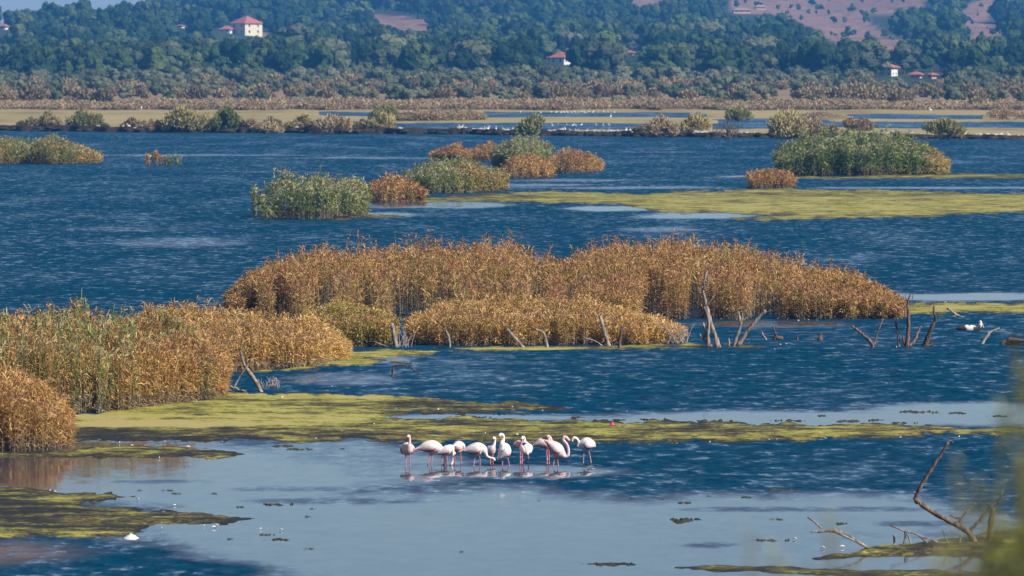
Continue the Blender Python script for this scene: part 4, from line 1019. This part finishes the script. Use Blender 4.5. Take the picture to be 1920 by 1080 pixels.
# where houses stand in view: (x of centre, y of base, width) — found on the hill surface by walking along the sight line
def on_hill(px, py, Y0=1550, Y1=4300):
    Y = np.arange(Y0, Y1, 4.0)
    P = AT(np.full(Y.shape, px), np.full(Y.shape, py), Y)
    z = terrain(P[:, 0], P[:, 1])
    i = np.argmax(z >= P[:, 2])
    return np.array([P[i, 0], Y[i], z[i]])
HOUSES = {'villa': (462, 66), 'annex': (425, 62), 'cottage': (1052, 121), 'white': (1666, 143), 'farm': (1718, 147), 'barn': (1748, 148), 'edge': (6, 56), 'red': (1179, 104), 'pale1': (338, 52), 'ruin1': (1390, 25), 'ruin2': (1425, 18)}
HPOS = {k: on_hill(*v) for k, v in HOUSES.items()}
CLEAR = [(462, 48, 36, 22), (424, 54, 18, 14), (1052, 108, 26, 15), (1666, 130, 20, 14), (1732, 140, 28, 9), (6, 50, 14, 10), (1179, 98, 14, 8), (338, 46, 20, 8), (1390, 18, 26, 9), (1425, 12, 20, 9)]
CLEAR_AT = ['villa', 'annex', 'cottage', 'white', 'farm', 'edge', 'red', 'pale1', 'ruin1', 'ruin2']

def plant_forest():
    r = np.random.default_rng(77)
    rows = []
    # (Y from, Y to, spacing, kinds, height range)
    def scatter(Y0, Y1, sp, kk, hr, seed, pxr=(-160, 2080), thin=0.0):
        rr = np.random.default_rng(seed)
        Y = Y0
        while Y < Y1:
            hw0 = (pxr[0] - 960) / F * Y; hw1 = (pxr[1] - 960) / F * Y
            xs = np.arange(hw0, hw1, sp) + rr.uniform(-0.45, 0.45) * sp
            xs = xs + rr.uniform(-0.45, 0.45, len(xs)) * sp
            ys = Y + rr.uniform(-0.5, 0.5, len(xs)) * sp * 1.6
            kp = rr.uniform(0, 1, len(xs)) > thin
            for x, y in zip(xs[kp], ys[kp]):
                rows.append((x, y, rr.uniform(*hr), kk[rr.integers(0, len(kk))], rr.uniform(0, 6.28)))
            Y += sp * 1.6
    scatter(1090, 1500, 12, [9, 10, 10, 9, 6, 7, 8], (1.6, 3.4), 1, thin=0.18)
    scatter(1300, 1600, 12, [6, 7, 8, 9, 8], (2.2, 4.2), 2, thin=0.12)
    scatter(1480, 1640, 10, [6, 7, 8, 6, 7, 8], (3.0, 5.2), 3)
    scatter(1040, 1100, 22, [9, 6, 10, 7], (1.6, 3.0), 8, thin=0.6)
    scatter(1620, 2300, 12, [0, 1, 2, 3, 0, 1, 4, 5, 4, 5, 7], (5.0, 12.5), 4)
    scatter(2300, 4250, 14.5, [0, 1, 2, 3, 4, 5, 0, 1, 3, 5], (5.0, 14.0), 5)
    R_ = np.array(rows)
    x, Y, h, k, a = R_.T
    z = terrain(x, Y)
    z = np.where(Y < 1060, np.maximum(z, 0.1), z)
    # patches of taller and of lower wood
    h = h * (0.75 + 0.55 * fbm(x / 45, Y / 90, 63, 3))
    bx, by = PX(x, Y, z); tx, ty = PX(x, Y, z + h)
    bs = bare_sd(bx, by); ts = np.maximum(bare_sd(tx, 0.35 * ty + 0.65 * by), bare_sd(tx, 0.75 * ty + 0.25 * by))
    nb = fbm(x / 16, Y / 30, 71, 3)
    ok = ~(((bs > 0) | (ts > 2)) & (Y > 1900))
    for (cx, cy, rx, ry), hp in zip(CLEAR, CLEAR_AT):
        Yh = HPOS[hp][1]
        ok &= ~((np.abs(bx - cx) < rx + 16) & (Y < Yh + 8) & (ty < cy + ry * 0.7) & (by > cy - ry)) & ~((np.abs(bx - cx) < rx) & (np.abs(Y - Yh) < 14))
    # keep single trees on the heath
    heath = (bs > 4) & (bx > 1340) & (Y > 2000) & (r.uniform(0, 1, len(x)) < 0.17 + 0.45 * (nb > 0.56))
    h = np.where(heath, h * r.uniform(0.18, 0.5, len(h)), h)
    left_back = (bx < 60) & (Y > 2950)
    ok = (ok | heath) & ~left_back
    # trees wholly out of view to the side are left thin
    x, Y, z, h, k, a, bx, heath, ty = (v[ok] for v in (x, Y, z, h, k, a, bx, heath, ty))
    vis = ty > -40
    x, Y, z, h, k, a, bx, heath = (v[vis] for v in (x, Y, z, h, k, a, bx, heath))
    inview = (bx > -10) & (bx < 1930)
    order = np.argsort(Y)
    single = np.zeros(len(x), bool)
    single[heath & inview] = True
    will = [i for i in order if inview[i] and not single[i] and k[i] in (6, 7, 8) and Y[i] > 1480][:100]
    oak = [i for i in order if inview[i] and not single[i] and k[i] <= 5 and Y[i] > 1700][:150]
    scr = [i for i in order if inview[i] and not single[i] and k[i] >= 9][:110]
    for g in (will, oak, scr): single[g] = True
    ZN = [(240, 'at the far left'), (480, 'below the cream house'), (720, 'left of the middle'), (960, 'just left of the picture centre'), (1200, 'around the white cottage'), (1440, 'right of the white cottage'), (1680, 'left of the right hand houses'), (9999, 'near the right edge')]
    zone_of = lambda q: next(t for lim, t in ZN if q < lim)
    for i in np.nonzero(single)[0]:
        kk = int(k[i])
        if heath[i]: nm, lb, ct, gp = 'tree', ('tiny' if h[i] < 2.2 else 'small' if h[i] < 3.6 else 'larger') + ' dark tree on the bare pinkish hillside ' + ('near its left end' if bx[i] < 1500 else 'above the right hand houses, left part' if bx[i] < 1600 else 'straight above the white two storey house' if bx[i] < 1700 else 'near the right edge'), 'tree', 'trees dotted over the bare hillside'
        elif kk >= 9: nm, lb, ct, gp = 'shrub', 'low brownish shrub in the far marsh scrub ' + zone_of(bx[i]), 'shrub', 'shrubs of the far marsh'
        elif kk >= 6: nm, lb, ct, gp = 'tree', 'pale grey green tree along the hill foot ' + zone_of(bx[i]), 'tree', 'pale trees at the foot of the hill'
        else: nm, lb, ct, gp = 'tree', 'dark green front tree of the wooded hill ' + zone_of(bx[i]), 'tree', 'front trees of the hill forest'
        o = obj(nm, kinds[kk].data, None, lb, ct, gp, loc=(x[i], Y[i], z[i] - 0.1))
        o.rotation_euler.z = a[i]; o.scale = (h[i],) * 3
    rest = ~single
    me = bpy.data.meshes.new('forest'); n = int(rest.sum())
    me.vertices.add(n); me.vertices.foreach_set('co', np.stack([x, Y, z - 0.1], -1)[rest].astype(np.float32).ravel())
    for an, v in (('hgt', h), ('rotz', a)):
        at = me.attributes.new(an, 'FLOAT', 'POINT'); at.data.foreach_set('value', v[rest].astype(np.float32))
    at = me.attributes.new('kind', 'INT', 'POINT'); at.data.foreach_set('value', k[rest].astype(np.int32))
    o = obj('forest', me, None, 'dense blue green wood and scrub covering the distant hills', 'forest', kind='stuff')
    ng = bpy.data.node_groups.new('forest', 'GeometryNodeTree')
    ng.interface.new_socket('Geometry', in_out='INPUT', socket_type='NodeSocketGeometry'); ng.interface.new_socket('Geometry', in_out='OUTPUT', socket_type='NodeSocketGeometry')
    gi = ng.nodes.new('NodeGroupInput'); go = ng.nodes.new('NodeGroupOutput')
    ci = ng.nodes.new('GeometryNodeCollectionInfo'); ci.inputs['Collection'].default_value = PROTO; ci.inputs['Separate Children'].default_value = True; ci.inputs['Reset Children'].default_value = True
    ip = ng.nodes.new('GeometryNodeInstanceOnPoints'); ip.inputs['Pick Instance'].default_value = True
    def na(nm, ty):
        q = ng.nodes.new('GeometryNodeInputNamedAttribute'); q.data_type = ty; q.inputs['Name'].default_value = nm; return q.outputs['Attribute']
    cx = ng.nodes.new('ShaderNodeCombineXYZ')
    ng.links.new(na('rotz', 'FLOAT'), cx.inputs[2]); ng.links.new(cx.outputs[0], ip.inputs['Rotation'])
    ng.links.new(na('hgt', 'FLOAT'), ip.inputs['Scale']); ng.links.new(na('kind', 'INT'), ip.inputs['Instance Index'])
    ng.links.new(gi.outputs[0], ip.inputs['Points']); ng.links.new(ci.outputs[0], ip.inputs['Instance']); ng.links.new(ip.outputs[0], go.inputs[0])
    md = o.modifiers.new('forest', 'NODES'); md.node_group = ng
    print('FOREST', n, 'singles', int(single.sum()))
plant_forest()

# shrubs on and behind the far bank
M_shrub_o = foliage('bank_shrub_olive', (0.28, 0.24, 0.08), (0.40, 0.33, 0.13), (0.50, 0.40, 0.18), 1.5)
M_shrub_g = foliage('bank_shrub_green', (0.16, 0.17, 0.055), (0.26, 0.25, 0.09), (0.36, 0.32, 0.14), 1.5)
M_shrub_b = foliage('bank_shrub_brown', (0.28, 0.20, 0.11), (0.40, 0.29, 0.16), (0.48, 0.36, 0.20), 1.5)
def shrub(label, px, py, w, h, m, seed, z=0.1, lobes=16, name='shrub', group=None):
    r = np.random.default_rng(seed); b = G(px, py, z); sc = b[1] / F; W_ = w * sc; Hh = h * sc
    root = bpy.data.objects.new(name, None); COL.objects.link(root); root.location = b; tag(root, label, 'shrub', group)
    n = 2700
    k = lobes
    la = r.uniform(0, 6.28, k); lr = np.sqrt(r.uniform(0, 1, k)) * 0.42
    cs2 = [(math.cos(a) * q * W_, math.sin(a) * q * W_ * 0.7, Hh * (0.62 * (1 - (q / 0.46) ** 2) + 0.12) * r.uniform(0.7, 1.1)) for a, q in zip(la, lr)]
    ii = r.integers(0, k, n); C = np.array(cs2)[ii]
    dd = r.normal(0, 1, (n, 3)); dd /= np.linalg.norm(dd, axis=1)[:, None]
    P = C + dd * (r.uniform(0.2, 1, n) ** 0.5)[:, None] * [0.17 * W_, 0.15 * W_, 0.30 * Hh]
    P[:, 2] = np.abs(P[:, 2])
    o_ = P - np.array([0, 0, -0.35 * Hh]) * -1; o_ = np.stack([P[:, 0] / W_, P[:, 1] / W_, P[:, 2] / Hh * 0.8 + 0.35], -1) + r.normal(0, 0.28, (n, 3)); o_ /= np.linalg.norm(o_, axis=1)[:, None]
    ll = Hh * 0.11 * r.uniform(0.6, 1.6, n)[:, None]
    sd_ = np.cross(o_, r.normal(0, 1, (n, 3))); sd_ /= np.linalg.norm(sd_, axis=1)[:, None]
    mb = MB(); Vb, Qb = blade(np.stack([P, P + o_ * ll * 0.5, P + o_ * ll], 1), sd_, 0.034, 0.064); mb.add(Vb, Qb)
    obj('foliage', mb.build('foliage', [m], False), root, kind='stuff')
    st = MB()
    for i in range(10):
        a = r.uniform(0, 6.28); q = np.array(cs2[r.integers(0, k)]) + r.normal(0, 0.12 * Hh, 3)
        st.tube(refine([(0.1 * W_ * math.cos(a), 0.1 * W_ * math.sin(a), -0.1), (q[0] * .5, q[1] * .5, q[2] * .45), q * [1.1, 1.1, 1.15]], 2), np.linspace(0.05, 0.012, 5), 5)
    obj('stems', st.build('stems', [M_bark], True), root)
SH = [
 ('bushy olive shrub on the bank, leftmost of two at far left', 92, 243, 50, 34, M_shrub_o), ('wide olive shrub on the bank, right one of the far left pair', 158, 244, 72, 40, M_shrub_g),
 ('broad yellow olive shrub on the bank below the villa', 345, 247, 96, 48, M_shrub_o), ('dense green shrub just right of the broad olive one on the bank', 428, 247, 66, 42, M_shrub_g),
 ('low brownish shrub between the broad olive shrub and its left neighbour', 296, 247, 44, 22, M_shrub_b), ('low straggling brown bush on the bank between two round shrubs', 500, 249, 60, 22, M_shrub_b),
 ('small pale olive shrub near the middle left of the bank', 566, 247, 42, 34, M_shrub_o), ('rounded brown olive shrub at middle left of the bank', 632, 250, 64, 36, M_shrub_b),
 ('olive shrub behind the bank in front of the brown reedy bar', 722, 246, 52, 34, M_shrub_o), ('dark shrub at the left end of the brown bar behind the bank', 722, 226, 56, 32, M_shrub_g),
 ('dark green shrub standing out right behind the middle islet', 1002, 256, 66, 38, M_shrub_g), ('brown olive shrub right of the white bird row', 1238, 256, 64, 38, M_shrub_b),
 ('yellow olive shrub left of the bare dead bush on the bank', 1306, 253, 56, 40, M_shrub_o), ('dark shrub behind the bare dead bush across the pool', 1384, 226, 52, 28, M_shrub_g),
 ('broad golden olive shrub partly behind the green reed dome', 1475, 258, 90, 52, M_shrub_o), ('brown shrub just right of the broad golden olive one', 1520, 257, 60, 42, M_shrub_b), ('brownish bush rising behind the top of the green reed dome', 1606, 245, 60, 28, M_shrub_b),
 ('round golden olive shrub on the bank at the right', 1770, 260, 84, 42, M_shrub_o), ('dark brown thicket at the right edge behind the pools', 1890, 224, 90, 22, M_shrub_b), ('low dark hedge like shrub far right beyond the pools', 1530, 222, 110, 12, M_shrub_b),
]
for i, (lb, px, py, w, h, m) in enumerate(SH): shrub(lb, px, py, w, h, m, 300 + i)
# low scrub along the bank
_r = np.random.default_rng(44)
for _px in np.concatenate([_r.uniform(180, 700, 34), _r.uniform(1180, 1300, 6), _r.uniform(1420, 1560, 8), _r.uniform(0, 120, 6)]):
    _b, _hh, _j = BANK; _i = int(np.clip(np.searchsorted(np.arange(-1200, 3130, 5.0), _px), 0, len(_b) - 1))
    _o = obj('scrub_bush', kinds[9 + _r.integers(0, 2)].data, None, 'low brown scrub bush along the far bank ' + bank_place(_px), 'bush', 'low scrub along the far bank', loc=_b[_i] + np.array([0, 3.0 + _r.uniform(-1, 4) + (_j[_i] - .5) * 8, _hh[_i] * 0.8 - 0.1]))
    _s = _r.uniform(0.6, 1.5); _o.scale = (_s * _r.uniform(0.8, 1.5), _s, _s); _o.rotation_euler.z = _r.uniform(0, 6.28)
# brown reedy bar behind the bank
reed_bed([(742, 228, 212), (800, 228, 207), (860, 227, 208), (908, 226, 215)], 22, 'marsh', 'long brown reedy bar on the flats behind the far bank', dens=3, K=11, leafL=0.7, leafW=0.055, seed=201)
# reedy margin of the marsh
def margin():
    spans = [(-100, 260, 'marsh'), (240, 520, 'marsh'), (500, 780, 'marsh'), (760, 1010, 'marsh'), (1000, 1240, 'marsh'), (1220, 1460, 'marsh'), (1440, 1700, 'marsh'), (1690, 2020, 'marsh')]
    names = ['at the far left', 'below the villa', 'left of the dark marsh bush', 'behind the brown bar', 'behind the white bird flock', 'right of the white bird flock', 'behind the broad golden shrub', 'at the far right']
    for i, ((a, b, p), nm) in enumerate(zip(spans, names)):
        xs = np.linspace(a, b, 6); r = np.random.default_rng(800 + i)
        reed_bed([(x, 207 + r.uniform(-1.2, 1.2), 190 + r.uniform(-6, 5)) for x in xs], 90, p, 'stretch of reddish brown reed fringe along the far marsh ' + nm, dens=0.38, K=10, leafL=0.9, leafW=0.075, seed=210 + i, group='reed fringe of the far marsh')
margin()
# bare dead bush on the bank
def dead_bush():
    b = G(1366, 258, 0.1); sc = b[1] / F; r = np.random.default_rng(5); mb = MB()
    for i in range(22):
        a = r.uniform(-1.25, 1.25); l = r.uniform(24, 48) * sc
        p2 = np.array([math.sin(a) * l, r.uniform(-.6, .6), math.cos(a) * l * 0.75]); p1 = p2 * [0.45, 0.5, 0.6]
        P = refine([(r.uniform(-.4, .4), 0, -0.1), p1, p2], 3, 0.02, r); mb.tube(P, np.linspace(0.07, 0.02, len(P)), 5)
        for q in (3, 4, 5): mb.tube([P[q], P[q] + r.normal(0, .35, 3) + [0, 0, .35]], [0.03, 0.012], 4)
    obj('dead_bush', mb.build('dead_bush', [M_wood_red], True), None, 'bare spreading dead bush on the bank left of the golden shrub', 'dead bush', loc=b)
dead_bush()

# ---------------------------------------------------------------- houses
M_wall = {c: simple('plaster_' + c, v, 0.9, 0.2, 0.06, 0.5) for c, v in (('cream', (0.75, 0.66, 0.46)), ('white', (0.74, 0.72, 0.68)), ('pinkish', (0.62, 0.38, 0.32)))}
M_roof = simple('roof_tiles', (0.44, 0.15, 0.10), 0.85, 0.2, 0.25, 1.5)
M_slate = simple('stone_roof', (0.34, 0.24, 0.19), 0.9, 0.2, 0.25, 1.5)
M_pane = simple('window_dark', (0.03, 0.035, 0.045), 0.3, 0.5, 0.1)
def house(name, label, key, wpx, hpx, roofpx, rot, wall, depth=0.85, windows=2, floors=1, porch=False, chimney=False, roof=None):
    p = HPOS[key]; sc = p[1] / F
    c, s = abs(math.cos(rot)), abs(math.sin(rot)); W_ = wpx * sc / (c + depth * s); D = W_ * depth; hh = hpx * sc; rf = roofpx * sc
    root = bpy.data.objects.new(name, None); COL.objects.link(root); root.location = p; root.rotation_euler.z = rot; tag(root, label, 'house')
    mb = MB(); mb.box((-W_ / 2, -D / 2, -3), (W_ / 2, D / 2, hh)); obj('wall', mb.build('wall', [M_wall[wall]], False), root)
    e = 0.7; V = [(-W_ / 2 - e, -D / 2 - e, hh), (W_ / 2 + e, -D / 2 - e, hh), (W_ / 2 + e, D / 2 + e, hh), (-W_ / 2 - e, D / 2 + e, hh)]
    V = [(x, y, z - 0.15) for x, y, z in V] + [(x, y, z + 0.05) for x, y, z in V] + [(-max(W_ - D, 0.6) / 2, 0, hh + rf), (max(W_ - D, 0.6) / 2, 0, hh + rf)]
    ro = obj('roof', mesh('roof', V, [np.array([(3, 2, 1, 0), (0, 1, 5, 4), (1, 2, 6, 5), (2, 3, 7, 6), (3, 0, 4, 7), (4, 5, 9, 8), (6, 7, 8, 9)]), np.array([(5, 6, 9), (7, 4, 8)])], [roof or M_roof]), root)
    if chimney:
        mb = MB(); mb.box((W_ * 0.16, 0.5, hh + rf * 0.4), (W_ * 0.16 + 0.7, 1.2, hh + rf * 1.15)); obj('chimney', mb.build('chimney', [M_wall['white']], False), ro)
    wh = hh / floors * 0.42; ww = wh * 0.75
    for fl in range(floors):
        z0 = hh / floors * (fl + 0.38)
        for face in range(2):
            Lf = (W_, D)[face]
            for q in range(windows):
                t = (q + 0.5) / windows - 0.5
                mb = MB()
                if face == 0: mb.box((t * Lf - ww / 2, -D / 2 - 0.06, z0), (t * Lf + ww / 2, -D / 2 + 0.1, z0 + wh))
                else: mb.box((W_ / 2 - 0.1, t * Lf - ww / 2, z0), (W_ / 2 + 0.06, t * Lf + ww / 2, z0 + wh))
                obj('window', mb.build('window', [M_pane], False), root)
    if porch:
        mb = MB(); mb.box((-W_ / 2 - 0.3, -D / 2 - 2.2, hh * 0.48), (W_ / 2 - 0.2, -D / 2 - 0.08, hh * 0.53))
        for t in np.linspace(-0.46, 0.44, 4): mb.box((t * W_ - 0.15, -D / 2 - 2.1, -2), (t * W_ + 0.15, -D / 2 - 1.8, hh * 0.98))
        obj('veranda', mb.build('veranda', [M_wall['white']], False), root)
house('villa', 'cream two storey house with red hipped roof on the left hillside', 'villa', 60, 22, 14, math.radians(-50), 'cream', windows=2, floors=2, depth=0.9)
house('annex', 'small white annex with red roof left of the cream house', 'annex', 24, 7, 7, math.radians(-20), 'white', windows=2)
house('cottage', 'white cottage with red roof low in the middle of the forest', 'cottage', 42, 13, 11, math.radians(-35), 'white', windows=2)
house('house', 'white two storey house with red roof low on the right', 'white', 34, 17, 7, math.radians(-35), 'white', windows=2, floors=2)
house('house', 'pinkish low house right of the white two storey one', 'farm', 24, 7, 6, math.radians(-20), 'pinkish', windows=2)
house('barn', 'small orange pink outbuilding at the end of the right houses', 'barn', 15, 8, 4, math.radians(-60), 'pinkish', windows=1)
house('house', 'small white house cut by the left edge among the trees', 'edge', 18, 7, 5, math.radians(-20), 'white', windows=1)
house('house', 'red roof of a small house buried in the middle forest', 'red', 20, 5, 5, math.radians(-10), 'pinkish', windows=1)
house('house', 'pale low house among the trees left of the cream house', 'pale1', 16, 4, 2, math.radians(-30), 'white', windows=2)
house('house', 'long low stone building high on the right of the forest', 'ruin1', 34, 6, 4, math.radians(10), 'pinkish', windows=3, depth=0.4, roof=M_slate)
house('house', 'short stone building right of the long low one', 'ruin2', 20, 5, 4, math.radians(15), 'pinkish', windows=2, depth=0.5, roof=M_slate)

# ---------------------------------------------------------------- small things on the shallows
def debris():
    r = np.random.default_rng(9)
    Mf = simple('feather', (0.78, 0.76, 0.72), 0.8, 0.2, 0.05); Mw = simple('weed', (0.05, 0.045, 0.022), 0.85, 0.3, 0.5, 6)
    V = []; nr, nc = 3, 12
    protos = []
    for k in range(6):
        mw = MB()
        for q in range(r.integers(9, 16)):
            cx = np.clip(r.normal(0, 0.42), -1, 1); cy = r.normal(0, 0.35); m_ = 7; rx = r.uniform(0.06, 0.30) * (1.1 - abs(cx)); ry = r.uniform(0.12, 0.5)
            a = np.arange(m_) * 2 * math.pi / m_; q_ = 1 + r.uniform(-0.45, 0.45, m_)
            V = np.concatenate([[(cx, cy, r.uniform(0.02, 0.12))], np.stack([cx + np.cos(a) * rx * q_, cy + np.sin(a) * ry * q_, np.full(m_, -0.03)], -1)])
            mw.add(V, np.array([(0, 1 + j_, 1 + (j_ + 1) % m_) for j_ in range(m_)]))
        protos.append(mw.build('floating_weed', [Mw], False))
    spots = [(515, 945, 70), (1277, 974, 95), (1457, 973, 30), (1465, 919, 76), (1396, 932, 36), (1283, 942, 44), (1440, 1012, 80), (1575, 981, 36), (580, 1028, 22), (500, 1002, 36), (520, 1011, 56), (865, 1034, 12), (1140, 1057, 90), (1185, 934, 20), (1240, 936, 16), (560, 842, 60), (640, 841, 20), (530, 836, 70), (585, 953, 14), (576, 968, 16), (315, 919, 28), (330, 925, 22), (260, 919, 16),
             (985, 745, 26), (1470, 762, 44), (1570, 770, 26), (1610, 766, 38), (1720, 772, 90), (1790, 774, 60), (1590, 789, 70), (1690, 792, 60), (1640, 787, 40), (1480, 788, 70), (1340, 789, 80), (1870, 780, 50), (1540, 779, 30), (1220, 786, 60), (1080, 782, 40), (960, 776, 70), (900, 782, 50), (400, 925, 20), (450, 950, 24), (380, 972, 40), (430, 1010, 18), (1010, 938, 8), (1330, 930, 14)]
    for i, (px, py, w) in enumerate(spots):
        b = G(px, py, 0.012); s = w / 2 * b[1] / F
        o = obj('floating_weed', protos[i % 6], None, ('wide' if w > 60 else 'small' if w > 24 else 'tiny') + ' dark clump of weed floating ' + ('beyond the long algae mat at right' if py < 800 and px > 1150 else 'beyond the long algae mat near the middle' if py < 800 else 'between the reeds and the flamingos' if py < 860 else 'near the dark left mat' if px < 700 else 'on calm water right of the flamingos, farther' if py < 960 else 'on calm water before the spit'), 'weed', 'floating weed clumps', loc=b); o.scale = (s, s * r.uniform(0.6, 1.1), min(0.4, 0.15 + s * 0.3)); o.rotation_euler.z = r.uniform(-.25, .25)
    mb = MB(); P = refine([(-1, 0, 0), (-.4, .05, .22), (.3, -.05, .26), (1, 0, .04)], 3); mb.tube(P, np.array([.04, .14, .24, .3, .32, .3, .26, .2, .1, .03])[:len(P)], 8, flat=0.8)
    fe = mb.build('feather', [Mf], True)
    fs = [(740, 766), (1015, 770), (960, 763), (1177, 772), (1270, 832), (1010, 830), (885, 809), (910, 812), (970, 815), (1330, 829), (1445, 825), (1455, 824), (1520, 822), (1548, 822), (1690, 820), (1800, 819), (1870, 818), (1685, 793), (1410, 791), (225, 830), (310, 828), (415, 828), (350, 838), (485, 853), (300, 858), (92, 920), (105, 922), (260, 936), (330, 947), (300, 990), (400, 988), (408, 985), (380, 985), (490, 991), (525, 993), (620, 725), (530, 745), (1232, 635), (1455, 655), (1465, 646), (1475, 645), (1668, 650), (1680, 651), (1770, 567), (1740, 588), (640, 808), (715, 822), (590, 822), (700, 795), (820, 768), (250, 835), (1582, 1025), (1545, 1027), (1490, 1010), (500, 601), (1500, 601), (1515, 600), (1530, 601)]
    for px, py in fs:
        b = G(px + r.uniform(-3, 3), py, 0.03); o = obj('feather', fe, None, 'tiny white feather lying on weed or water', 'feather', 'white feathers strewn over the shallows', loc=b)
        s = r.uniform(0.03, 0.06); o.scale = (s, s, s); o.rotation_euler.z = r.uniform(0, 6.28)
    # larger white scrap
    V = []; nr, nc = 7, 14
    for i in range(nr):
        th = math.pi / 2 * i / (nr - 1)
        for jn in range(nc):
            a = 2 * math.pi * jn / nc; q = 1 + r.uniform(-0.22, 0.22); V.append((math.sin(th) * math.cos(a) * 0.17 * q, math.sin(th) * math.sin(a) * 0.13 * q, (1 - i / (nr - 1)) ** 1.4 * 0.12 * q - 0.01))
    f = [(i * nc + jn, (i + 1) * nc + jn, (i + 1) * nc + (jn + 1) % nc, i * nc + (jn + 1) % nc) for i in range(nr - 1) for jn in range(nc)]
    obj('plastic_bag', mesh('plastic_bag', V, np.array(f), [Mf], True), None, 'crumpled white scrap at the edge of the dark left mat', 'litter', loc=G(246, 1010, 0.0))
    V = np.array(V) * [0.45, 0.5, 0.9]
    obj('pink_scrap', mesh('pink_scrap', V, np.array(f), [simple('bright_pink', (0.75, 0.05, 0.16), 0.6, 0.3, 0.1)], True), None, 'bright pink scrap on the algae behind the flamingos', 'litter', loc=G(1148, 797, 0.02))
debris()

# ---------------------------------------------------------------- leafy twigs close to the viewer at right
def near_plant(label, px, Yp, tops, seed, m, leaf=0.02, nl=60):
    """a spindly bush on the slope; tops: places in view its shoots reach"""
    r = np.random.default_rng(seed)
    x0 = (px - 960) / F * Yp; zg = np.interp(Yp, [-28, -3, 2, 20, 62, 75], [9.2, 8.9, 8.7, 5.2, -0.6, -1.2])
    b = np.array([x0, Yp, zg - 0.25])
    root = bpy.data.objects.new('bush', None); COL.objects.link(root); root.location = b; tag(root, label, 'bush')
    st = MB(); lf = MB()
    for (tx, ty) in tops:
        tip = AT(tx, ty, Yp + r.uniform(-0.5, 0.5)) - b
        P = refine([(r.uniform(-.1, .1), r.uniform(-.1, .1), 0), tip * [0.55, 0.55, 0.55] + r.normal(0, .04, 3), tip * [0.9, 0.9, 0.85] , tip], 8, 0.004, r)
        st.tube(P, np.linspace(0.010, 0.0025, len(P)), 5)
        n = nl; t = 1 - 0.42 * r.uniform(0, 1, n) ** 1.3; i = (t * (len(P) - 1)); i0 = np.minimum(i.astype(int), len(P) - 2)
        p0 = P[i0] + (P[i0 + 1] - P[i0]) * (i - i0)[:, None]
        a = r.uniform(0, 6.28, n); d = np.stack([np.cos(a), np.sin(a), r.uniform(-.2, .9, n)], -1); d /= np.linalg.norm(d, axis=1)[:, None]
        l = leaf * r.uniform(1.2, 3.0, n)[:, None]; sd = np.cross(d, [0.2, 0.1, 1]); sd /= np.linalg.norm(sd, axis=1)[:, None]
        V, Q = ribbon(np.stack([p0, p0 + d * l * 0.5 + [0, 0, .004], p0 + d * l], 1), sd, np.array([0.1, 0.36, 0.05]) * leaf)
        lf.add(V, Q)
    obj('twigs', st.build('twigs', [simple('green_twig', (0.14, 0.13, 0.06))], True), root)
    obj('leaves', lf.build('leaves', [m], False), root)
M_near = foliage('near_leaves', (0.22, 0.24, 0.08), (0.34, 0.34, 0.12), (0.44, 0.41, 0.18), 20)
near_plant('blurred green sprigs close to the viewer at the right bottom corner', 1905, 13.0, [(1905, 640), (1880, 760), (1925, 700), (1850, 930), (1880, 985), (1900, 1000), (1860, 1010), (1920, 960), (1840, 1040), (1890, 1045), (1935, 900), (1915, 860), (1870, 1050), (1900, 1030), (1925, 1010), (1845, 1060), (1885, 1070), (1915, 1060)], 1, M_near, 0.016, 110)
near_plant('blurred thin sprigs close to the viewer left of the corner sprigs', 1800, 11.5, [(1810, 905), (1835, 890), (1775, 1000), (1760, 1040), (1820, 1050), (1790, 860), (1800, 1030), (1770, 1060), (1740, 1050), (1835, 1000)], 2, M_near, 0.012, 44)
near_plant('faint blurred stems close to the viewer in front of the spit', 1500, 12.0, [(1405, 995), (1450, 1030), (1556, 960), (1560, 1000), (1470, 1050), (1520, 1062), (1600, 1050), (1640, 1060)], 3, M_near, 0.011, 30)

# ---------------------------------------------------------------- air
def haze():
    x, y0, y1, z0, z1 = 2600.0, -60.0, 9700.0, -6.0, 165.0
    mb = MB(); mb.box((-x, y0, z0), (x, y1, z1))
    m = bpy.data.materials.new('haze'); m.use_nodes = True; nt = m.node_tree
    for n in list(nt.nodes):
        if n.type != 'OUTPUT_MATERIAL': nt.nodes.remove(n)
    v = nt.nodes.new('ShaderNodeVolumePrincipled')
    v.inputs['Color'].default_value = (0.09, 0.41, 1.0, 1)
    v.inputs['Density'].default_value = 0.00014
    v.inputs['Anisotropy'].default_value = 0.0
    nt.links.new(v.outputs[0], [n for n in nt.nodes if n.type == 'OUTPUT_MATERIAL'][0].inputs['Volume'])
    obj('haze', mb.build('haze', [m], False), None, 'thin blue air between the viewer and the hills', 'haze', kind='stuff')
haze()
